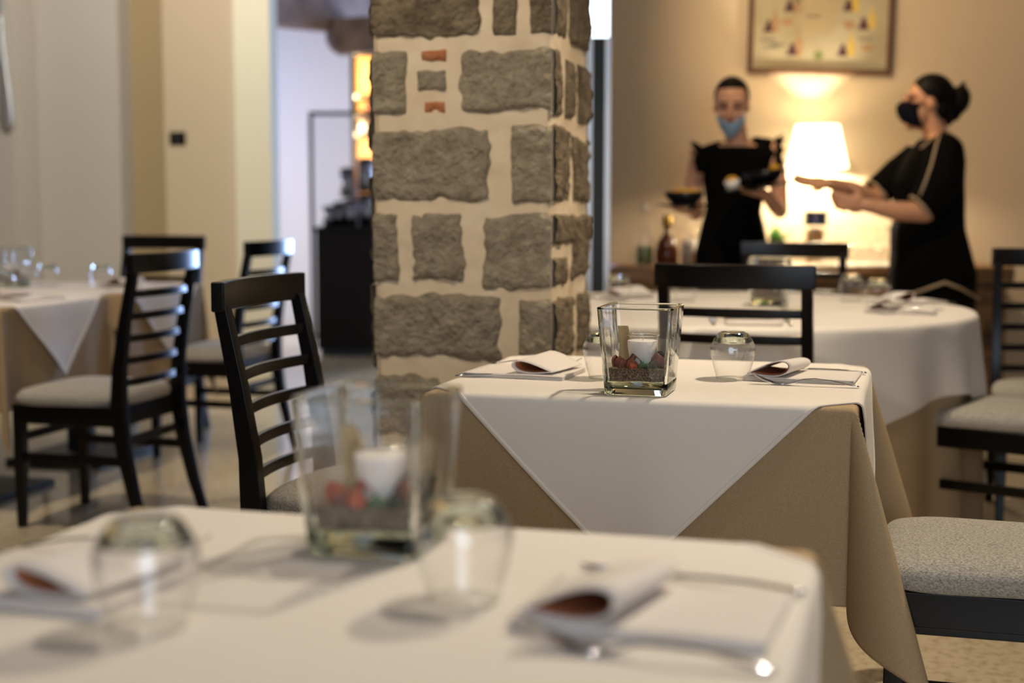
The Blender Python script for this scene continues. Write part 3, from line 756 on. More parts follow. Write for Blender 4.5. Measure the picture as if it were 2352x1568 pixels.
# right-hand place (diner sits to the right: handles to +x)
def setting_r(cx, cy, wh):
    place(NA, cx + .296, cy + .055, -3, 'folded napkin with loop, right place on the ' + wh)
    place(KN, cx + .296, cy + .180, -10, 'table knife behind the napkin, right place on the ' + wh)
    place(FO, cx + .292, cy - .070, -4, 'table fork in front of the napkin, right place on the ' + wh)
def setting_l(cx, cy, wh):
    place(NA, cx - .296, cy - .035, 176, 'folded napkin with loop, left place on the ' + wh)
    place(KN, cx - .296, cy - .105, 190, 'table knife before the napkin, left place on the ' + wh)
    place(FO, cx - .292, cy + .100, 184, 'table fork behind the napkin, left place on the ' + wh)
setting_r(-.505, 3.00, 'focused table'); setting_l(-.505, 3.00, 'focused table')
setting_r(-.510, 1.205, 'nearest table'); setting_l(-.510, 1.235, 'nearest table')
def setting_p(x, y, deg, wh):
    a = math.radians(deg); c_, s_ = math.cos(a), math.sin(a)
    place(NA, x, y, deg, 'folded napkin ' + wh)
    place(KN, x - s_ * .11, y + c_ * .11, deg, 'table knife beside the napkin ' + wh)
    place(FO, x + s_ * .12, y - c_ * .12, deg, 'table fork beside the napkin ' + wh)
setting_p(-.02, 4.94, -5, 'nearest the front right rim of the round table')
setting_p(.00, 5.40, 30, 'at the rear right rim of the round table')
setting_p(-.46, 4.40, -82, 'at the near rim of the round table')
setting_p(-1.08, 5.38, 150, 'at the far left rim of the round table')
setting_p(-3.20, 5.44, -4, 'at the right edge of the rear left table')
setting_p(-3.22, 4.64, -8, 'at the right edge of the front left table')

# ------------------------------------------------------------------ sideboard and its things
def cempty(name, px, D, z, lab, cat, group=None):
    x = (px - 1176) / FPX * D
    return empty(name, c2w(x, D, z), YAW, lab, cat, group)
SBZ = .80; SX0 = (1376 - 1176) / FPX * 6.85; SX1 = 2.42
sbo = empty('sideboard', c2w((SX0 + SX1) / 2, 6.85, 0), YAW, 'long rustic wooden sideboard with live edge against the back wall', 'sideboard')
W2 = (SX1 - SX0) / 2
m = MB()
def slab(s, t):
    x = -W2 + 2 * W2 * s; return x
rings = []
for i in range(41):
    x = -W2 + 2 * W2 * i / 40; e = .02 * noise.noise(Vector((x * 3, 0, 0))) + .008 * noise.noise(Vector((x * 12, 1, 0)))
    b = .02 * noise.noise(Vector((x * 4, 5, 0))) + (.055 if x < -W2 + .36 else 0)
    rings.append([(x, .42, SBZ - .07), (x, .42, SBZ), (x, .0 - e, SBZ), (x, -.012 - e, SBZ - .03 - b / 2), (x, .01 - e, SBZ - .075 - b)])
m.loft(rings).build('top_slab', M_oak, sbo, smooth=False)
MB().box(-W2 + .45, W2 - .02, .03, .42, .09, SBZ - .08).build('carcass', M_oak, sbo, bevel=.004)
for k in range(4):
    xx = -W2 + .46 + k * (2 * W2 - .5) / 4; ww = (2 * W2 - .5) / 4 - .03
    d_ = MB().box(xx + .01, xx + ww, .012, .03, .13, SBZ - .10).build('door', M_oak, sbo, bevel=.003)
    MB().tube([(xx + ww - .05, -.004, .42), (xx + ww - .05, -.004, .54)], .006, 8).build('handle', M_metalblk, d_)
for x in (-W2 + .05, -W2 + .42, W2 - .08):
    MB().box(x - .03, x + .03, .05, .11, 0, SBZ - .075).build('leg', M_oak, sbo, bevel=.003)
rn = MB(); rx0 = (1785 - 1176) / FPX * 6.9; rx1 = (2110 - 1176) / FPX * 6.9
rn.grid(lambda s, t: (rx0 + (rx1 - rx0) * s - (SX0 + SX1) / 2, .40 - .395 * t, SBZ + .003 + .0008 * math.sin(s * 20)), 20, 8)
o = rn.build('table_runner', M_runner, smooth=True, solid=.002); o.location = sbo.location; o.rotation_euler = sbo.rotation_euler
tag(o, 'white cloth runner spread on the sideboard under lamp and glasses', 'cloth')
# lamp
LD = 7.10; lx = (1871 - 1176) / FPX * LD
lamp = empty('table_lamp', c2w(lx, LD, SBZ + .005), YAW, 'lit table lamp with white cone shade and glass jar base of corks', 'lamp')
zs0 = 1.275 - SBZ; zs1 = 1.485 - SBZ
MB().loft([[(q * math.cos(2 * PI * i / 40), q * math.sin(2 * PI * i / 40), z) for i in range(40)] for q, z in ((.152, zs0), (.105, zs1))], caps=False).build('lamp_shade', M_shade, lamp, smooth=True, solid=.002)
MB().lathe([(.0, 0), (.058, 0), (.062, .01), (.062, .27), (.052, .305), (.026, .335), (.020, .35), (.020, .355), (0, .355)], 32).build('glass_jar', M_glass, lamp, smooth=True)
MB().lathe([(0, .26), (.055, .26), (.055, .19), (0, .19)][::-1], 24).build('dark_band', M_navy, lamp)
MB().lathe([(.0, .355), (.024, .355), (.024, .385), (.012, .395), (.010, .50), (0, .50)], 20).build('neck', M_gold, lamp, smooth=True)
MB().ell((0, 0, zs0 + .028), (.020, .020, .020)).build('bulb', M_glass, lamp, smooth=True)
rr_ = random.Random(3); ck = MB()
for k in range(75):
    a = rr_.random() * 6.28; q = rr_.random() ** .5 * .042; z = .015 + rr_.random() * .155
    d_ = Vector((rr_.random() - .5, rr_.random() - .5, rr_.random() - .5)).normalized() * .014
    p = Vector((q * math.cos(a), q * math.sin(a), z)); ck.tube([p - d_, p + d_], .009, 8)
q = ck.build('corks', M_cork, lamp, smooth=True); q['kind'] = 'stuff'
pl = bpy.data.lights.new('lamp_bulb', 'POINT'); pl.energy = 44; pl.color = (1, .86, .64); pl.shadow_soft_size = .022
po = bpy.data.objects.new('lamp_bulb_light', pl); C.objects.link(po); po.parent = lamp; po.location = (0, 0, zs0 + .040)
# bottles
def bottle(px, D, h, r, prof, mats, lab, name='bottle', cap=None, fill=None):
    e = cempty(name, px, D, SBZ + .002, lab, 'bottle')
    P = [(0, 0)] + [(r * a, h * b) for a, b in prof] + [(0, h * prof[-1][1])]
    MB().lathe(P, 28).build('glass_body', mats, e, smooth=True)
    if fill:
        MB().lathe([(0, .006), (r * .9, .006), (r * .9, h * fill[0] * .6), (r * .86, h * fill[0]), (0, h * fill[0])], 24).build('contents', fill[1], e, smooth=True)
    if cap: MB().lathe([(0, h), (cap[0], h), (cap[0] * 1.1, h + cap[1] * .5), (cap[0], h + cap[1]), (0, h + cap[1])], 20).build('stopper', cap[2], e, smooth=True)
    return e
BP = [(1, .0), (1, .02), (1, .55), (.95, .62), (.5, .74), (.3, .8), (.28, 1)]
bottle(1480, 6.98, .27, .045, BP, M_glass, 'clear tall bottle holding pale yellow liquid, leftmost on the sideboard', cap=(.014, .03, M_cup), fill=(.35, M_olive))
bottle(1531, 6.97, .19, .058, [(.75, 0), (.95, .04), (1, .3), (.8, .62), (.35, .78), (.25, .85), (.25, 1)], M_whisky, 'dark amber decanter bottle with gold stopper on the sideboard', 'decanter', cap=(.024, .055, M_gold))
bottle(1583, 6.99, .25, .044, BP, M_glass, 'clear bottle with white label between decanter and waitress', cap=(.013, .03, M_cup), fill=(.5, M_runner))
bottle(1625, 6.95, .15, .032, BP, M_amber, 'small orange bottle behind the waitress on the sideboard', cap=(.012, .02, M_gold))
# plant
pe = cempty('potted_plant', 1782, 7.0, SBZ + .002, 'green leafy plant in small pot behind the waitress elbow', 'plant')
MB().lathe([(0, 0), (.042, 0), (.055, .09), (.056, .10), (0, .10)], 20).build('pot', M_dark, pe, smooth=True)
lf = MB(); rr_ = random.Random(5)
for k in range(26):
    a = rr_.random() * 6.28; l_ = .06 + .05 * rr_.random(); el_ = .6 + rr_.random() * .8
    d_ = Vector((math.cos(a) * math.cos(el_), math.sin(a) * math.cos(el_), math.sin(el_)))
    s_ = d_.cross(Vector((0, 0, 1))).normalized() * .018; b0 = Vector((0, 0, .095))
    lf.add([b0, b0 + d_ * l_ * .5 + s_, b0 + d_ * l_, b0 + d_ * l_ * .5 - s_], [(0, 1, 2, 3)])
q = lf.build('leaves', M_green, pe, solid=.001); q['kind'] = 'stuff'
# wine glasses on the runner
def make_wineglass():
    r = empty('wine_glass', (0, 0, 0), 0, '', 'glass', 'upturned stem glasses on the sideboard')
    n = 24
    MB().loft([[(q * math.cos(2 * PI * i / n), q * math.sin(2 * PI * i / n), z) for i in range(n)] for q, z in ((.030, 0), (.038, .03), (.041, .06), (.034, .09), (.014, .105), (.005, .112))], caps=False).build('bowl', M_glass, r, smooth=True)
    MB().lathe([(0, .110), (.006, .110), (.004, .125), (.004, .165), (.008, .176), (.030, .180), (.031, .182), (0, .184)], n).build('stem_and_foot', M_solid, r, smooth=True)
    return r
WG = make_wineglass()
for i, (px, D, lab) in enumerate(((1825, 7.02, 'upturned stem glass left of the lamp base on the runner'), (1925, 7.0, 'upturned stem glass just right of the lamp base'),
        (1955, 7.06, 'upturned stem glass in the back row, second right of the lamp'), (1985, 6.98, 'upturned stem glass at the middle of the runner right half'),
        (2015, 7.06, 'upturned stem glass in the back row near the right waitress'), (2040, 6.98, 'upturned stem glass nearest the right waitress'))):
    x = (px - 1176) / FPX * D; p = c2w(x, D, SBZ + .006)
    if i == 0: WG.location = p; WG['label'] = lab
    else: dup(WG, p, i, lab)
for i, (px, D, lab) in enumerate(((1900, 6.93, 'upturned tumbler before the lamp on the runner'), (1962, 6.92, 'upturned tumbler on the runner front, left of two'), (2012, 6.90, 'upturned tumbler on the runner front, right of two'))):
    x = (px - 1176) / FPX * D; q = dup(TU, c2w(x, D, SBZ + .006), i, lab); q['group'] = 'upturned tumblers on the sideboard'

# framed print
pr = empty('framed_print', at(1888, -55, 7.3), YAW, 'framed wine poster with bottle drawings above the lamp', 'picture')
pr.rotation_euler = (0, math.radians(1.0), YAW)
PW, PH_ = .365, .49
fr = MB(); t_ = .026
for (a, b, c, d) in ((-PW, PW, -PH_, -PH_ + t_), (-PW, PW, PH_ - t_, PH_), (-PW, -PW + t_, -PH_ + t_, PH_ - t_), (PW - t_, PW, -PH_ + t_, PH_ - t_)): fr.box(a, b, -.030, 0, c, d)
fr.build('frame', M_frame, pr, bevel=.003)
MB().box(-PW + t_, PW - t_, -.010, -.004, -PH_ + t_, PH_ - t_).build('paper', M_paper, pr)
MB().add([(-PW + t_, -.016, -PH_ + t_), (PW - t_, -.016, -PH_ + t_), (PW - t_, -.016, PH_ - t_), (-PW + t_, -.016, PH_ - t_)], [(0, 1, 2, 3)]).build('glass_pane', M_glass, pr)
def blob(pts, mt, nm): MB().add([(x, -.0112, z) for x, z in pts], [tuple(range(len(pts)))]).build(nm, mt, pr)
def ppx(px, py):      # photo place -> print coordinates
    v_ = at(px, py, 7.29) - Vector(pr.location); c_ = math.cos(-YAW); s_ = math.sin(-YAW); return v_.x * c_ - v_.y * s_, v_.z
def pbottle(px, py, h, mt):
    x, z = ppx(px, py); w_ = h * .14
    blob([(x - w_, z), (x + w_, z), (x + w_, z + h * .55), (x + w_ * .35, z + h * .7), (x + w_ * .35, z + h), (x - w_ * .35, z + h), (x - w_ * .35, z + h * .7), (x - w_, z + h * .55)], mt, 'printed_bottle')
def pglass(px, py, mt):
    x, z = ppx(px, py); blob([(x - .03, z), (x + .03, z), (x + .016, z + .03), (x + .006, z + .06), (x - .006, z + .06), (x - .016, z + .03)], mt, 'printed_glass')
def poval(px, py, a, b, mt):
    x, z = ppx(px, py); blob([(x + a * math.cos(k * PI / 10), z + b * math.sin(k * PI / 10)) for k in range(20)], mt, 'printed_seal')
for px, py, mt in ((1768, 76, M_winedk), (1815, 28, M_winedk), (1822, 128, M_winedk), (1938, 128, M_winedk), (1985, 66, M_winedk), (1950, 24, M_winedk)): pglass(px, py, mt)
for px, py, h, mt in ((1782, 76, .12, M_tan), (1832, 30, .12, M_tan), (1836, 130, .13, M_tan), (1957, 128, .12, M_yel), (2004, 64, .11, M_yel), (1966, 26, .13, M_yel), (1905, -60, .13, M_winedk), (1790, -60, .13, M_tan), (2000, -60, .13, M_yel)): pbottle(px, py, h, mt)
poval(1883, 128, .026, .022, M_olive); poval(1810, 52, .03, .02, M_tan); poval(1952, 56, .03, .022, M_tan); poval(1995, 108, .034, .016, M_tan)
for px, py in ((1766, 96), (1775, 112), (1790, 106), (1992, 90), (1870, 40)):
    x, z = ppx(px, py); blob([(x - .035, z), (x + .035, z), (x + .035, z + .010), (x - .035, z + .010)], M_grey, 'printed_line')
rr_ = random.Random(9); cx_, cz_ = ppx(1880, 20)
blob([(cx_ + (.10 + .035 * math.sin(k * 2.1) + .02 * math.sin(k * 5.3)) * math.cos(k * PI / 14) * 1.1, cz_ + (.13 + .03 * math.sin(k * 1.7)) * math.sin(k * PI / 14)) for k in range(28)], M_map, 'printed_map')

# tall black cabinet by the opening
CZT = at(1380, 84, 6.35).z; cxr = (1400 - 1176) / FPX * 6.35
cb = empty('tall_cabinet', c2w(cxr - .33, 6.35, 0), YAW, 'tall black cabinet with pale trim and lit wall-end strip standing between pillar and back wall', 'cabinet')
MB().box(-.33, .33, .02, .46, .06, CZT).build('body', M_dark, cb, bevel=.006)
MB().box(.25, .304, -.004, .019, .06, CZT - .01).build('door', M_metalblk, cb)
MB().box(-.33, .224, -.004, .019, .06, CZT - .01).build('door', M_metalblk, cb)
for a_, b_ in ((.224, .250), (.304, .330)): MB().box(a_, b_, -.008, .02, .06, CZT - .004).build('trim_and_lit_edge', M_silver, cb, bevel=.002)  # right strip stands in for the wall end lit by the window
MB().tube([(-.02, -.03, .9), (-.02, -.03, 1.3)], .01, 8).build('handle', M_steel, cb)
MB().box(-.31, .31, .03, .44, 0, .06).build('plinth', M_metalblk, cb)

# ------------------------------------------------------------------ back room things
CD = 10.15
cx0 = (726 - 1176) / FPX * CD
cab = empty('bar_cabinet', c2w(cx0, CD, 0), YAW, 'dark brown bar cabinet beyond the doorway with steel jars on top', 'cabinet')
MB().box(0, 1.15, 0, .5, .05, .90).build('body', M_dark, cab, bevel=.005)
MB().box(-.01, 1.16, -.012, .51, .90, .925).build('worktop', M_dark, cab, bevel=.003)
MB().box(.02, 1.13, .03, .48, 0, .05).build('plinth', M_metalblk, cab)
for k in range(2): MB().box(.02 + k * .56, .55 + k * .56, -.014, 0, .08, .88).build('door', M_dark, cab, bevel=.003)
def steel_jar(px, D, h, r, lab, z=.927):
    e = empty('steel_jar', c2w((px - 1176) / FPX * D, D, z), YAW, lab, 'jar', 'steel jars stacked on the bar cabinet')
    MB().lathe([(0, 0), (r, 0), (r, h * .88), (0, h * .88)], 24).build('body', M_jar, e, smooth=True)
    MB().lathe([(0, h * .88), (r * 1.05, h * .88), (r * 1.05, h * .95), (r * .3, h), (0, h)], 24).build('lid', M_metalblk, e)
    return e
steel_jar(758, 10.3, .15, .045, 'small steel jar, leftmost on the bar cabinet')
steel_jar(781, 10.35, .18, .045, 'steel jar second from the left on the bar cabinet')
steel_jar(807, 10.3, .20, .05, 'steel jar third from the left on the bar cabinet')
steel_jar(845, 10.35, .24, .065, 'wide steel jar on the bar cabinet next to the pillar edge')
steel_jar(800, 10.35, .22, .05, 'steel jar stacked on the middle of the jar row', z=.927 + .205)
steel_jar(843, 10.35, .25, .06, 'tall dark steel jar stacked topmost beside the pillar edge', z=.927 + .245)
# mesh screen
SD = 10.75; sx0 = (714 - 1176) / FPX * SD
ms = empty('mesh_screen', c2w(sx0, SD, 0), YAW, 'tall metal mesh screen in thin dark frame behind the bar cabinet', 'screen')
zt = at(720, 256, SD).z
fr = MB()
fr.box(0, .03, -.015, .015, 0, zt); fr.box(1.0, 1.03, -.015, .015, 0, zt); fr.box(.03, 1.0, -.015, .015, zt - .03, zt); fr.box(.03, 1.0, -.015, .015, .08, .11)
fr.build('frame', M_metalblk, ms)
me_ = MB()
for k in range(1, 36): me_.box(.03 + k * .027, .034 + k * .027, -.002, .002, .11, zt - .03)
for k in range(1, 62): me_.box(.03, 1.0, -.002, .002, .11 + k * .027, .114 + k * .027)
me_.build('mesh', M_silver, ms)
# lit shelf unit
HD = 10.95; hx0 = (815 - 1176) / FPX * HD
sh = empty('wall_shelf_unit', c2w(hx0, HD, 0), YAW, 'backlit amber wooden shelf unit with black shelves left of the pillar', 'shelf')
MB().box(.0, .85, .20, .22, .95, at(830, 40, HD).z).build('back_panel', M_amber, sh)
MB().box(-.015, .015, -.015, .22, 0, 2.9).build('upright', M_metalblk, sh); MB().box(.85, .88, -.015, .22, 0, 2.9).build('upright', M_metalblk, sh)
for py in (78, 122, 222, 263, 310):
    z = at(830, py, HD).z; MB().box(.015, .85, 0, .2, z - .014, z + .014).build('shelf_board', M_metalblk, sh)
sl_ = bpy.data.lights.new('shelf_strip', 'AREA'); sl_.shape = 'RECTANGLE'; sl_.size = .02; sl_.size_y = 1.3; sl_.energy = 22; sl_.color = (1, .7, .35)
so = bpy.data.objects.new('shelf_strip_light', sl_); C.objects.link(so); so.parent = sh; so.location = (.022, -.01, at(830, 200, HD).z)
so.rotation_euler = Vector((.25, .21, 0)).to_track_quat('-Z', 'Y').to_euler()
def shelf_bottle(px, py, h, mt, lab):
    e = empty('bottle', at(px, py, HD + .08) + Vector((0, 0, .0)), 0, lab, 'bottle', 'bottles on the backlit shelves')
    MB().lathe([(0, 0), (.035, 0), (.035, h * .6), (.012, h * .78), (.012, h), (0, h)], 20).build('glass_body', mt, e, smooth=True)
    MB().lathe([(0, h), (.014, h), (.014, h + .02), (0, h + .02)], 12).build('cap', M_metalblk, e)
z310 = at(830, 310, HD).z; z263 = at(830, 263, HD).z
for (px, zz, h, mt, lab) in ((838, z310 + .014, .10, M_cup, 'short pale bottle on the lowest lit shelf'), (852, z263 + .014, .12, M_whisky, 'brown bottle on the second lit shelf from below, at the pillar edge')):
    e = empty('bottle', c2w((px - 1176) / FPX * (HD + .1), HD + .1, zz), 0, lab, 'bottle', 'bottles on the backlit shelves')
    MB().lathe([(0, 0), (.035, 0), (.035, h * .6), (.012, h * .78), (.012, h), (0, h)], 20).build('glass_body', mt, e, smooth=True)
    MB().lathe([(0, h), (.014, h), (.014, h + .02), (0, h + .02)], 12).build('cap', M_metalblk, e)
# ceiling beam and corbel
b0 = at(600, 8, 9.2); b1 = at(900, 45, 10.6); b1 = b0 + (b1 - b0) * 2.0
bm = MB(); bm.bar([b0, b0.lerp(b1, .5), b1], .20, .26)
tag(bm.build('ceiling_beam', M_oak2, bevel=.012), 'old brown wooden ceiling beam crossing beyond the doorway', 'beam')
k0 = at(757, 84, 9.75); k1 = at(1010, 63, 10.1)
d_ = (k1 - k0); pr_ = [(0, .11), (.0, -.02), (.04, -.08), (.12, -.13), (1.0, -.13), (1.0, .11)]
m = MB(); nrm = Vector((-d_.y, d_.x, 0)).normalized() * .09
vs = [k0 + d_ * a + Vector((0, 0, b)) + nrm for a, b in pr_] + [k0 + d_ * a + Vector((0, 0, b)) - nrm for a, b in pr_]; n = len(pr_)
m.add(vs, [tuple(range(n)), tuple(range(2 * n - 1, n - 1, -1))] + [(i, n + i, n + (i + 1) % n, (i + 1) % n) for i in range(n)])
tag(m.build('beam_corbel', M_oak2, bevel=.01), 'dark wooden corbel with rounded end below the ceiling beam', 'corbel')

# ------------------------------------------------------------------ people
def remesh(o, vox, it=6):
    md = o.modifiers.new('r', 'REMESH'); md.mode = 'VOXEL'; md.voxel_size = vox; md.use_smooth_shade = True
    sm = o.modifiers.new('s', 'SMOOTH'); sm.iterations = it; sm.factor = .5
    return o
def limb(m, pts, rads, n=14):
    for i in range(len(pts) - 1):
        a, b = Vector(pts[i]), Vector(pts[i + 1]); K = 6
        m.tube([a.lerp(b, k / K) for k in range(K + 1)], [rads[i] + (rads[i + 1] - rads[i]) * k / K for k in range(K + 1)], n)
    for p, r in zip(pts, rads): m.ell(p, (r, r, r), 14, 8)
def hand(m, wrist, fwd, palm_n, curl, side, s=1.0):
    """palm with five fingers; fwd = finger direction, palm_n = out of the palm, side = towards the thumb"""
    w_ = Vector(wrist); f = Vector(fwd).normalized(); p = Vector(palm_n).normalized(); t = Vector(side).normalized()
    R = Matrix((t, f, p)).transposed()
    m.ell(w_ + f * .045 * s, (.040 * s, .052 * s, .016 * s), 14, 8, R=R)
    for k, (o_, l_) in enumerate(((.028, .070), (.010, .078), (-.010, .072), (-.028, .056))):
        b = w_ + f * .085 * s + t * o_ * s; pts = [b]; ang = 0; d = f
        for j, q in enumerate((.45, .32, .23)):
            ang += curl * (1 + .15 * k) * (.6 if j == 0 else 1)
            d = f * math.cos(ang) + p * math.sin(ang)
            pts.append(pts[-1] + d * l_ * q * s)
        limb(m, pts, [.0095 * s, .009 * s, .0082 * s, .0072 * s], 8)
    b = w_ + f * .03 * s + t * .030 * s
    limb(m, [b, b + (t * .8 + f * .6).normalized() * .034 * s + p * .01 * s, b + (t * .7 + f * .9).normalized() * .066 * s + p * .022 * s], [.013 * s, .011 * s, .0085 * s], 8)
def section(cx, cy, rx, ry, z, n=28, e=.9):
    out = []
    for i in range(n):
        a = 2 * PI * i / n; ca, sa = math.cos(a), math.sin(a)
        out.append((cx + math.copysign(abs(ca) ** e, ca) * rx, cy + math.copysign(abs(sa) ** e, sa) * ry, z))
    return out

# --- waitress with trays (faces the viewer, looks down to the left)
P1D = 6.55; p1x = (1682 - 1176) / FPX * P1D
w1 = empty('person', c2w(p1x, P1D, 0), YAW, 'waitress in black ruffled sleeveless top, blue mask on her chin, holding plates', 'person')
b = MB()
hd = Vector((-.018, -.02, 1.545))
Rh = Matrix.Rotation(math.radians(-12), 3, 'Z') @ Matrix.Rotation(math.radians(14), 3, 'X')
def H(x, y, z): return hd + Rh @ Vector((x, y, z))
b.ell(H(0, .012, .030), (.074, .092, .090), 24, 16, R=Rh)
b.ell(H(0, -.018, -.040), (.058, .066, .078), 24, 14, R=Rh)
b.ell(H(0, -.040, -.085), (.034, .036, .030), 16, 10, R=Rh)
b.ell(H(0, -.090, -.018), (.0115, .020, .022), 12, 8, R=Rh)
b.ell(H(0, -.082, .006), (.0085, .014, .026), 12, 8, R=Rh)
for s in (-1, 1):
    b.ell(H(s * .074, .006, -.006), (.010, .018, .030), 12, 8, R=Rh); b.ell(H(s * .038, -.062, -.022), (.022, .018, .020), 12, 8, R=Rh)
    b.ell(H(s * .030, -.066, .034), (.026, .014, .010), 12, 8, R=Rh)
limb(b, [(-.004, .0, 1.50), (.012, .02, 1.43), (.018, .03, 1.36)], [.050, .050, .060])
b.ell((.018, .02, 1.345), (.125, .062, .045), 24, 10)
# left arm (right in view)
limb(b, [(.172, .02, 1.345), (.205, .0, 1.21), (.212, -.01, 1.075)], [.046, .043, .038])
limb(b, [(.212, -.01, 1.075), (.165, -.12, 1.10), (.110, -.21, 1.145)], [.038, .034, .026])
hand(b, (.110, -.21, 1.145), (-.9, -.4, .12), (0, .15, 1), .12, (.3, -.9, 0))
# right arm (left in view)
limb(b, [(-.155, .03, 1.32), (-.175, .05, 1.19), (-.165, .02, 1.07)], [.044, .040, .036])
limb(b, [(-.165, .02, 1.07), (-.185, -.10, 1.062), (-.205, -.21, 1.07)], [.036, .032, .025])
hand(b, (-.205, -.21, 1.070), (-.6, -.75, .05), (0, .1, 1), .12, (.75, -.6, 0))
# legs
limb(b, [(.016, .02, 1.32), (.004, .01, 1.10), (0, .02, .88)], [.075, .07, .08])
for s in (-1, 1): limb(b, [(s * .05, .02, .86), (s * .085, .02, .5), (s * .078, .03, .30), (s * .072, .04, .10), (s * .07, .03, .05)], [.07, .055, .045, .036, .035]); b.ell((s * .07, -.03, .035), (.038, .11, .032))
body1 = remesh(b.build('body', M_skin, w1, smooth=True), .006, 4)
d = MB()
d.loft([section(.018, .02, .150, .075, 1.365), section(.016, .015, .172, .092, 1.33), section(.010, .008, .150, .104, 1.26), section(.006, .0, .146, .112, 1.20), section(.004, .005, .132, .100, 1.12), section(.0, .01, .128, .096, 1.07),
        section(0, .01, .150, .112, .98), section(0, .015, .172, .125, .88), section(0, .02, .168, .122, .78), section(0, .02, .150, .11, .68)])
for s in (-1, 1): limb(d, [(.018 + s * .085, .028, 1.375 + s * .010), (.016 + s * .135, .022, 1.352 + s * .016), (.014 + s * .160, .015, 1.315 + s * .014)], [.028, .040, .045])
for s in (-1, 1): d.tube([(s * .075, .02, .74), (s * .085, .02, .5), (s * .078, .03, .3), (s * .072, .04, .10)], [.095, .080, .064, .058], 18)
remesh(d.build('dress', M_dress, w1, smooth=True), .010, 3)
for s in (-1, 1):
    m = MB()
    sh_ = Vector((.016 + s * .158, .015, 1.355 + (.018 if s > 0 else -.012)))
    def ruf(u, v, s=s, sh_=sh_):
        a = -1.75 + 3.5 * u; rip = math.sin(u * 44) * .007 * (.3 + v)
        return (sh_.x + s * (.012 * math.cos(a) + .034 * v + rip), sh_.y + math.sin(a) * .075, sh_.z + .028 - .105 * (1 - math.cos(a)) + .012 * v * math.cos(a) + rip)
    m.grid(ruf, 60, 6); m.build('ruffle', M_dress, w1, smooth=True, solid=.003)
hr = MB(); hr.ell(H(0, .022, .042), (.081, .094, .090), 24, 16, R=Rh); hr.ell(H(0, .10, .02), (.04, .035, .04), 16, 10, R=Rh)
hair1 = hr.build('hair', M_hair, w1, smooth=True)
# keep hair off the face by carving a front opening: shift front vertices inward
for v in hair1.data.vertices:
    l = Rh.inverted() @ (Vector(v.co) - hd)
    if l.y < -.02 and l.z < .085:
        k = min(1, (-.02 - l.y) / .03) * min(1, (.085 - l.z) / .02); l2 = Vector((l.x * (1 - .12 * k), l.y + .085 * k, l.z)); v.co = hd + Rh @ l2
mk = MB()
def mask1(u, v):
    a = (-1.15 + 2.3 * u); q = v
    top = -.048 - .012 * abs(math.cos(a)) ; zz = top - .075 * q * (1 - .25 * abs(a) / 1.15)
    rr = .064 + .016 * math.cos(a) - .022 * q * q
    return H(math.sin(a) * rr * 1.0, -math.cos(a) * (rr + .020) - .008 + .018 * q, zz + .030 * abs(math.sin(a)) * (1 - q * .5))
mk.grid(mask1, 24, 10); mk.build('face_mask', M_mask_b, w1, smooth=True, solid=.003)
for s in (-1, 1):
    MB().ell(H(s * .030, -.0790, .010), (.014, .006, .0065), 12, 8, R=Rh).build('eye', M_eye, w1, smooth=True)
    MB().ell(H(s * .031, -.0800, .032), (.020, .006, .0045), 12, 8, R=Rh).build('eyebrow', M_brow, w1, smooth=True)
MB().ell(H(0, -.0850, -.050), (.020, .008, .007), 12, 8, R=Rh).build('mouth', M_lip, w1, smooth=True)
# --- things she carries
def plate_thing(name, p, lab, cat, r, h, mt, tilt=0, rim=True):
    e = empty(name, p, 0, lab, cat); e.rotation_euler = (0, tilt, YAW); return e
def loc1(x, y, z): return c2w(p1x + x, P1D + y, z)
e = empty('dinner_plate', loc1(.075, -.30, 1.172), 0, 'large dark flat plate on the waitress left hand carrying bowl and cup', 'plate'); e.rotation_euler = (0, math.radians(-9), YAW)
MB().lathe([(0, 0), (.10, 0), (.155, .010), (.158, .014), (.10, .006), (0, .005)], 40).build('plate_body', M_plate, e, smooth=True)
def bowl(p, r, h, mt, lab, name='serving_bowl', tilt=0, food=True, cat='bowl', group=None):
    e = empty(name, p, 0, lab, cat, group); e.rotation_euler = (0, tilt, YAW)
    MB().lathe([(0, 0), (r * .5, 0), (r * .85, h * .5), (r, h), (r * .96, h), (r * .8, h * .55), (r * .45, h * .12), (0, h * .1)], 36).build('bowl_body', mt, e, smooth=True)
    return e
e = bowl(loc1(.092, -.30, 1.192), .094, .058, M_plate, 'black bowl with yellow food on the waitress raised plate', tilt=math.radians(-9))
f_ = MB().ell((.05, 0, .055), (.026, .03, .026)).ell((-.01, .01, .045), (.06, .06, .012)).build('food', M_food, e, smooth=True)
e = bowl(loc1(-.052, -.33, 1.160), .036, .048, M_cup, 'small white cup with yellow cream on the raised plate', 'white_cup', math.radians(-9), cat='cup')
MB().ell((0, 0, .048), (.028, .028, .020)).build('cream', M_food, e, smooth=True)
e = empty('side_plate', loc1(-.262, -.30, 1.090), 0, 'dark flat plate on the waitress lower hand under a bowl', 'plate'); e.rotation_euler = (0, 0, YAW)
MB().lathe([(0, 0), (.07, 0), (.118, .010), (.121, .014), (.07, .006), (0, .005)], 40).build('plate_body', M_plate, e, smooth=True)
e = bowl(loc1(-.262, -.30, 1.098), .090, .060, M_plate, 'black bowl with yellow rim of food held low at the left', food=True)
MB().ell((.01, 0, .056), (.070, .070, .018)).build('food', M_food, e, smooth=True)

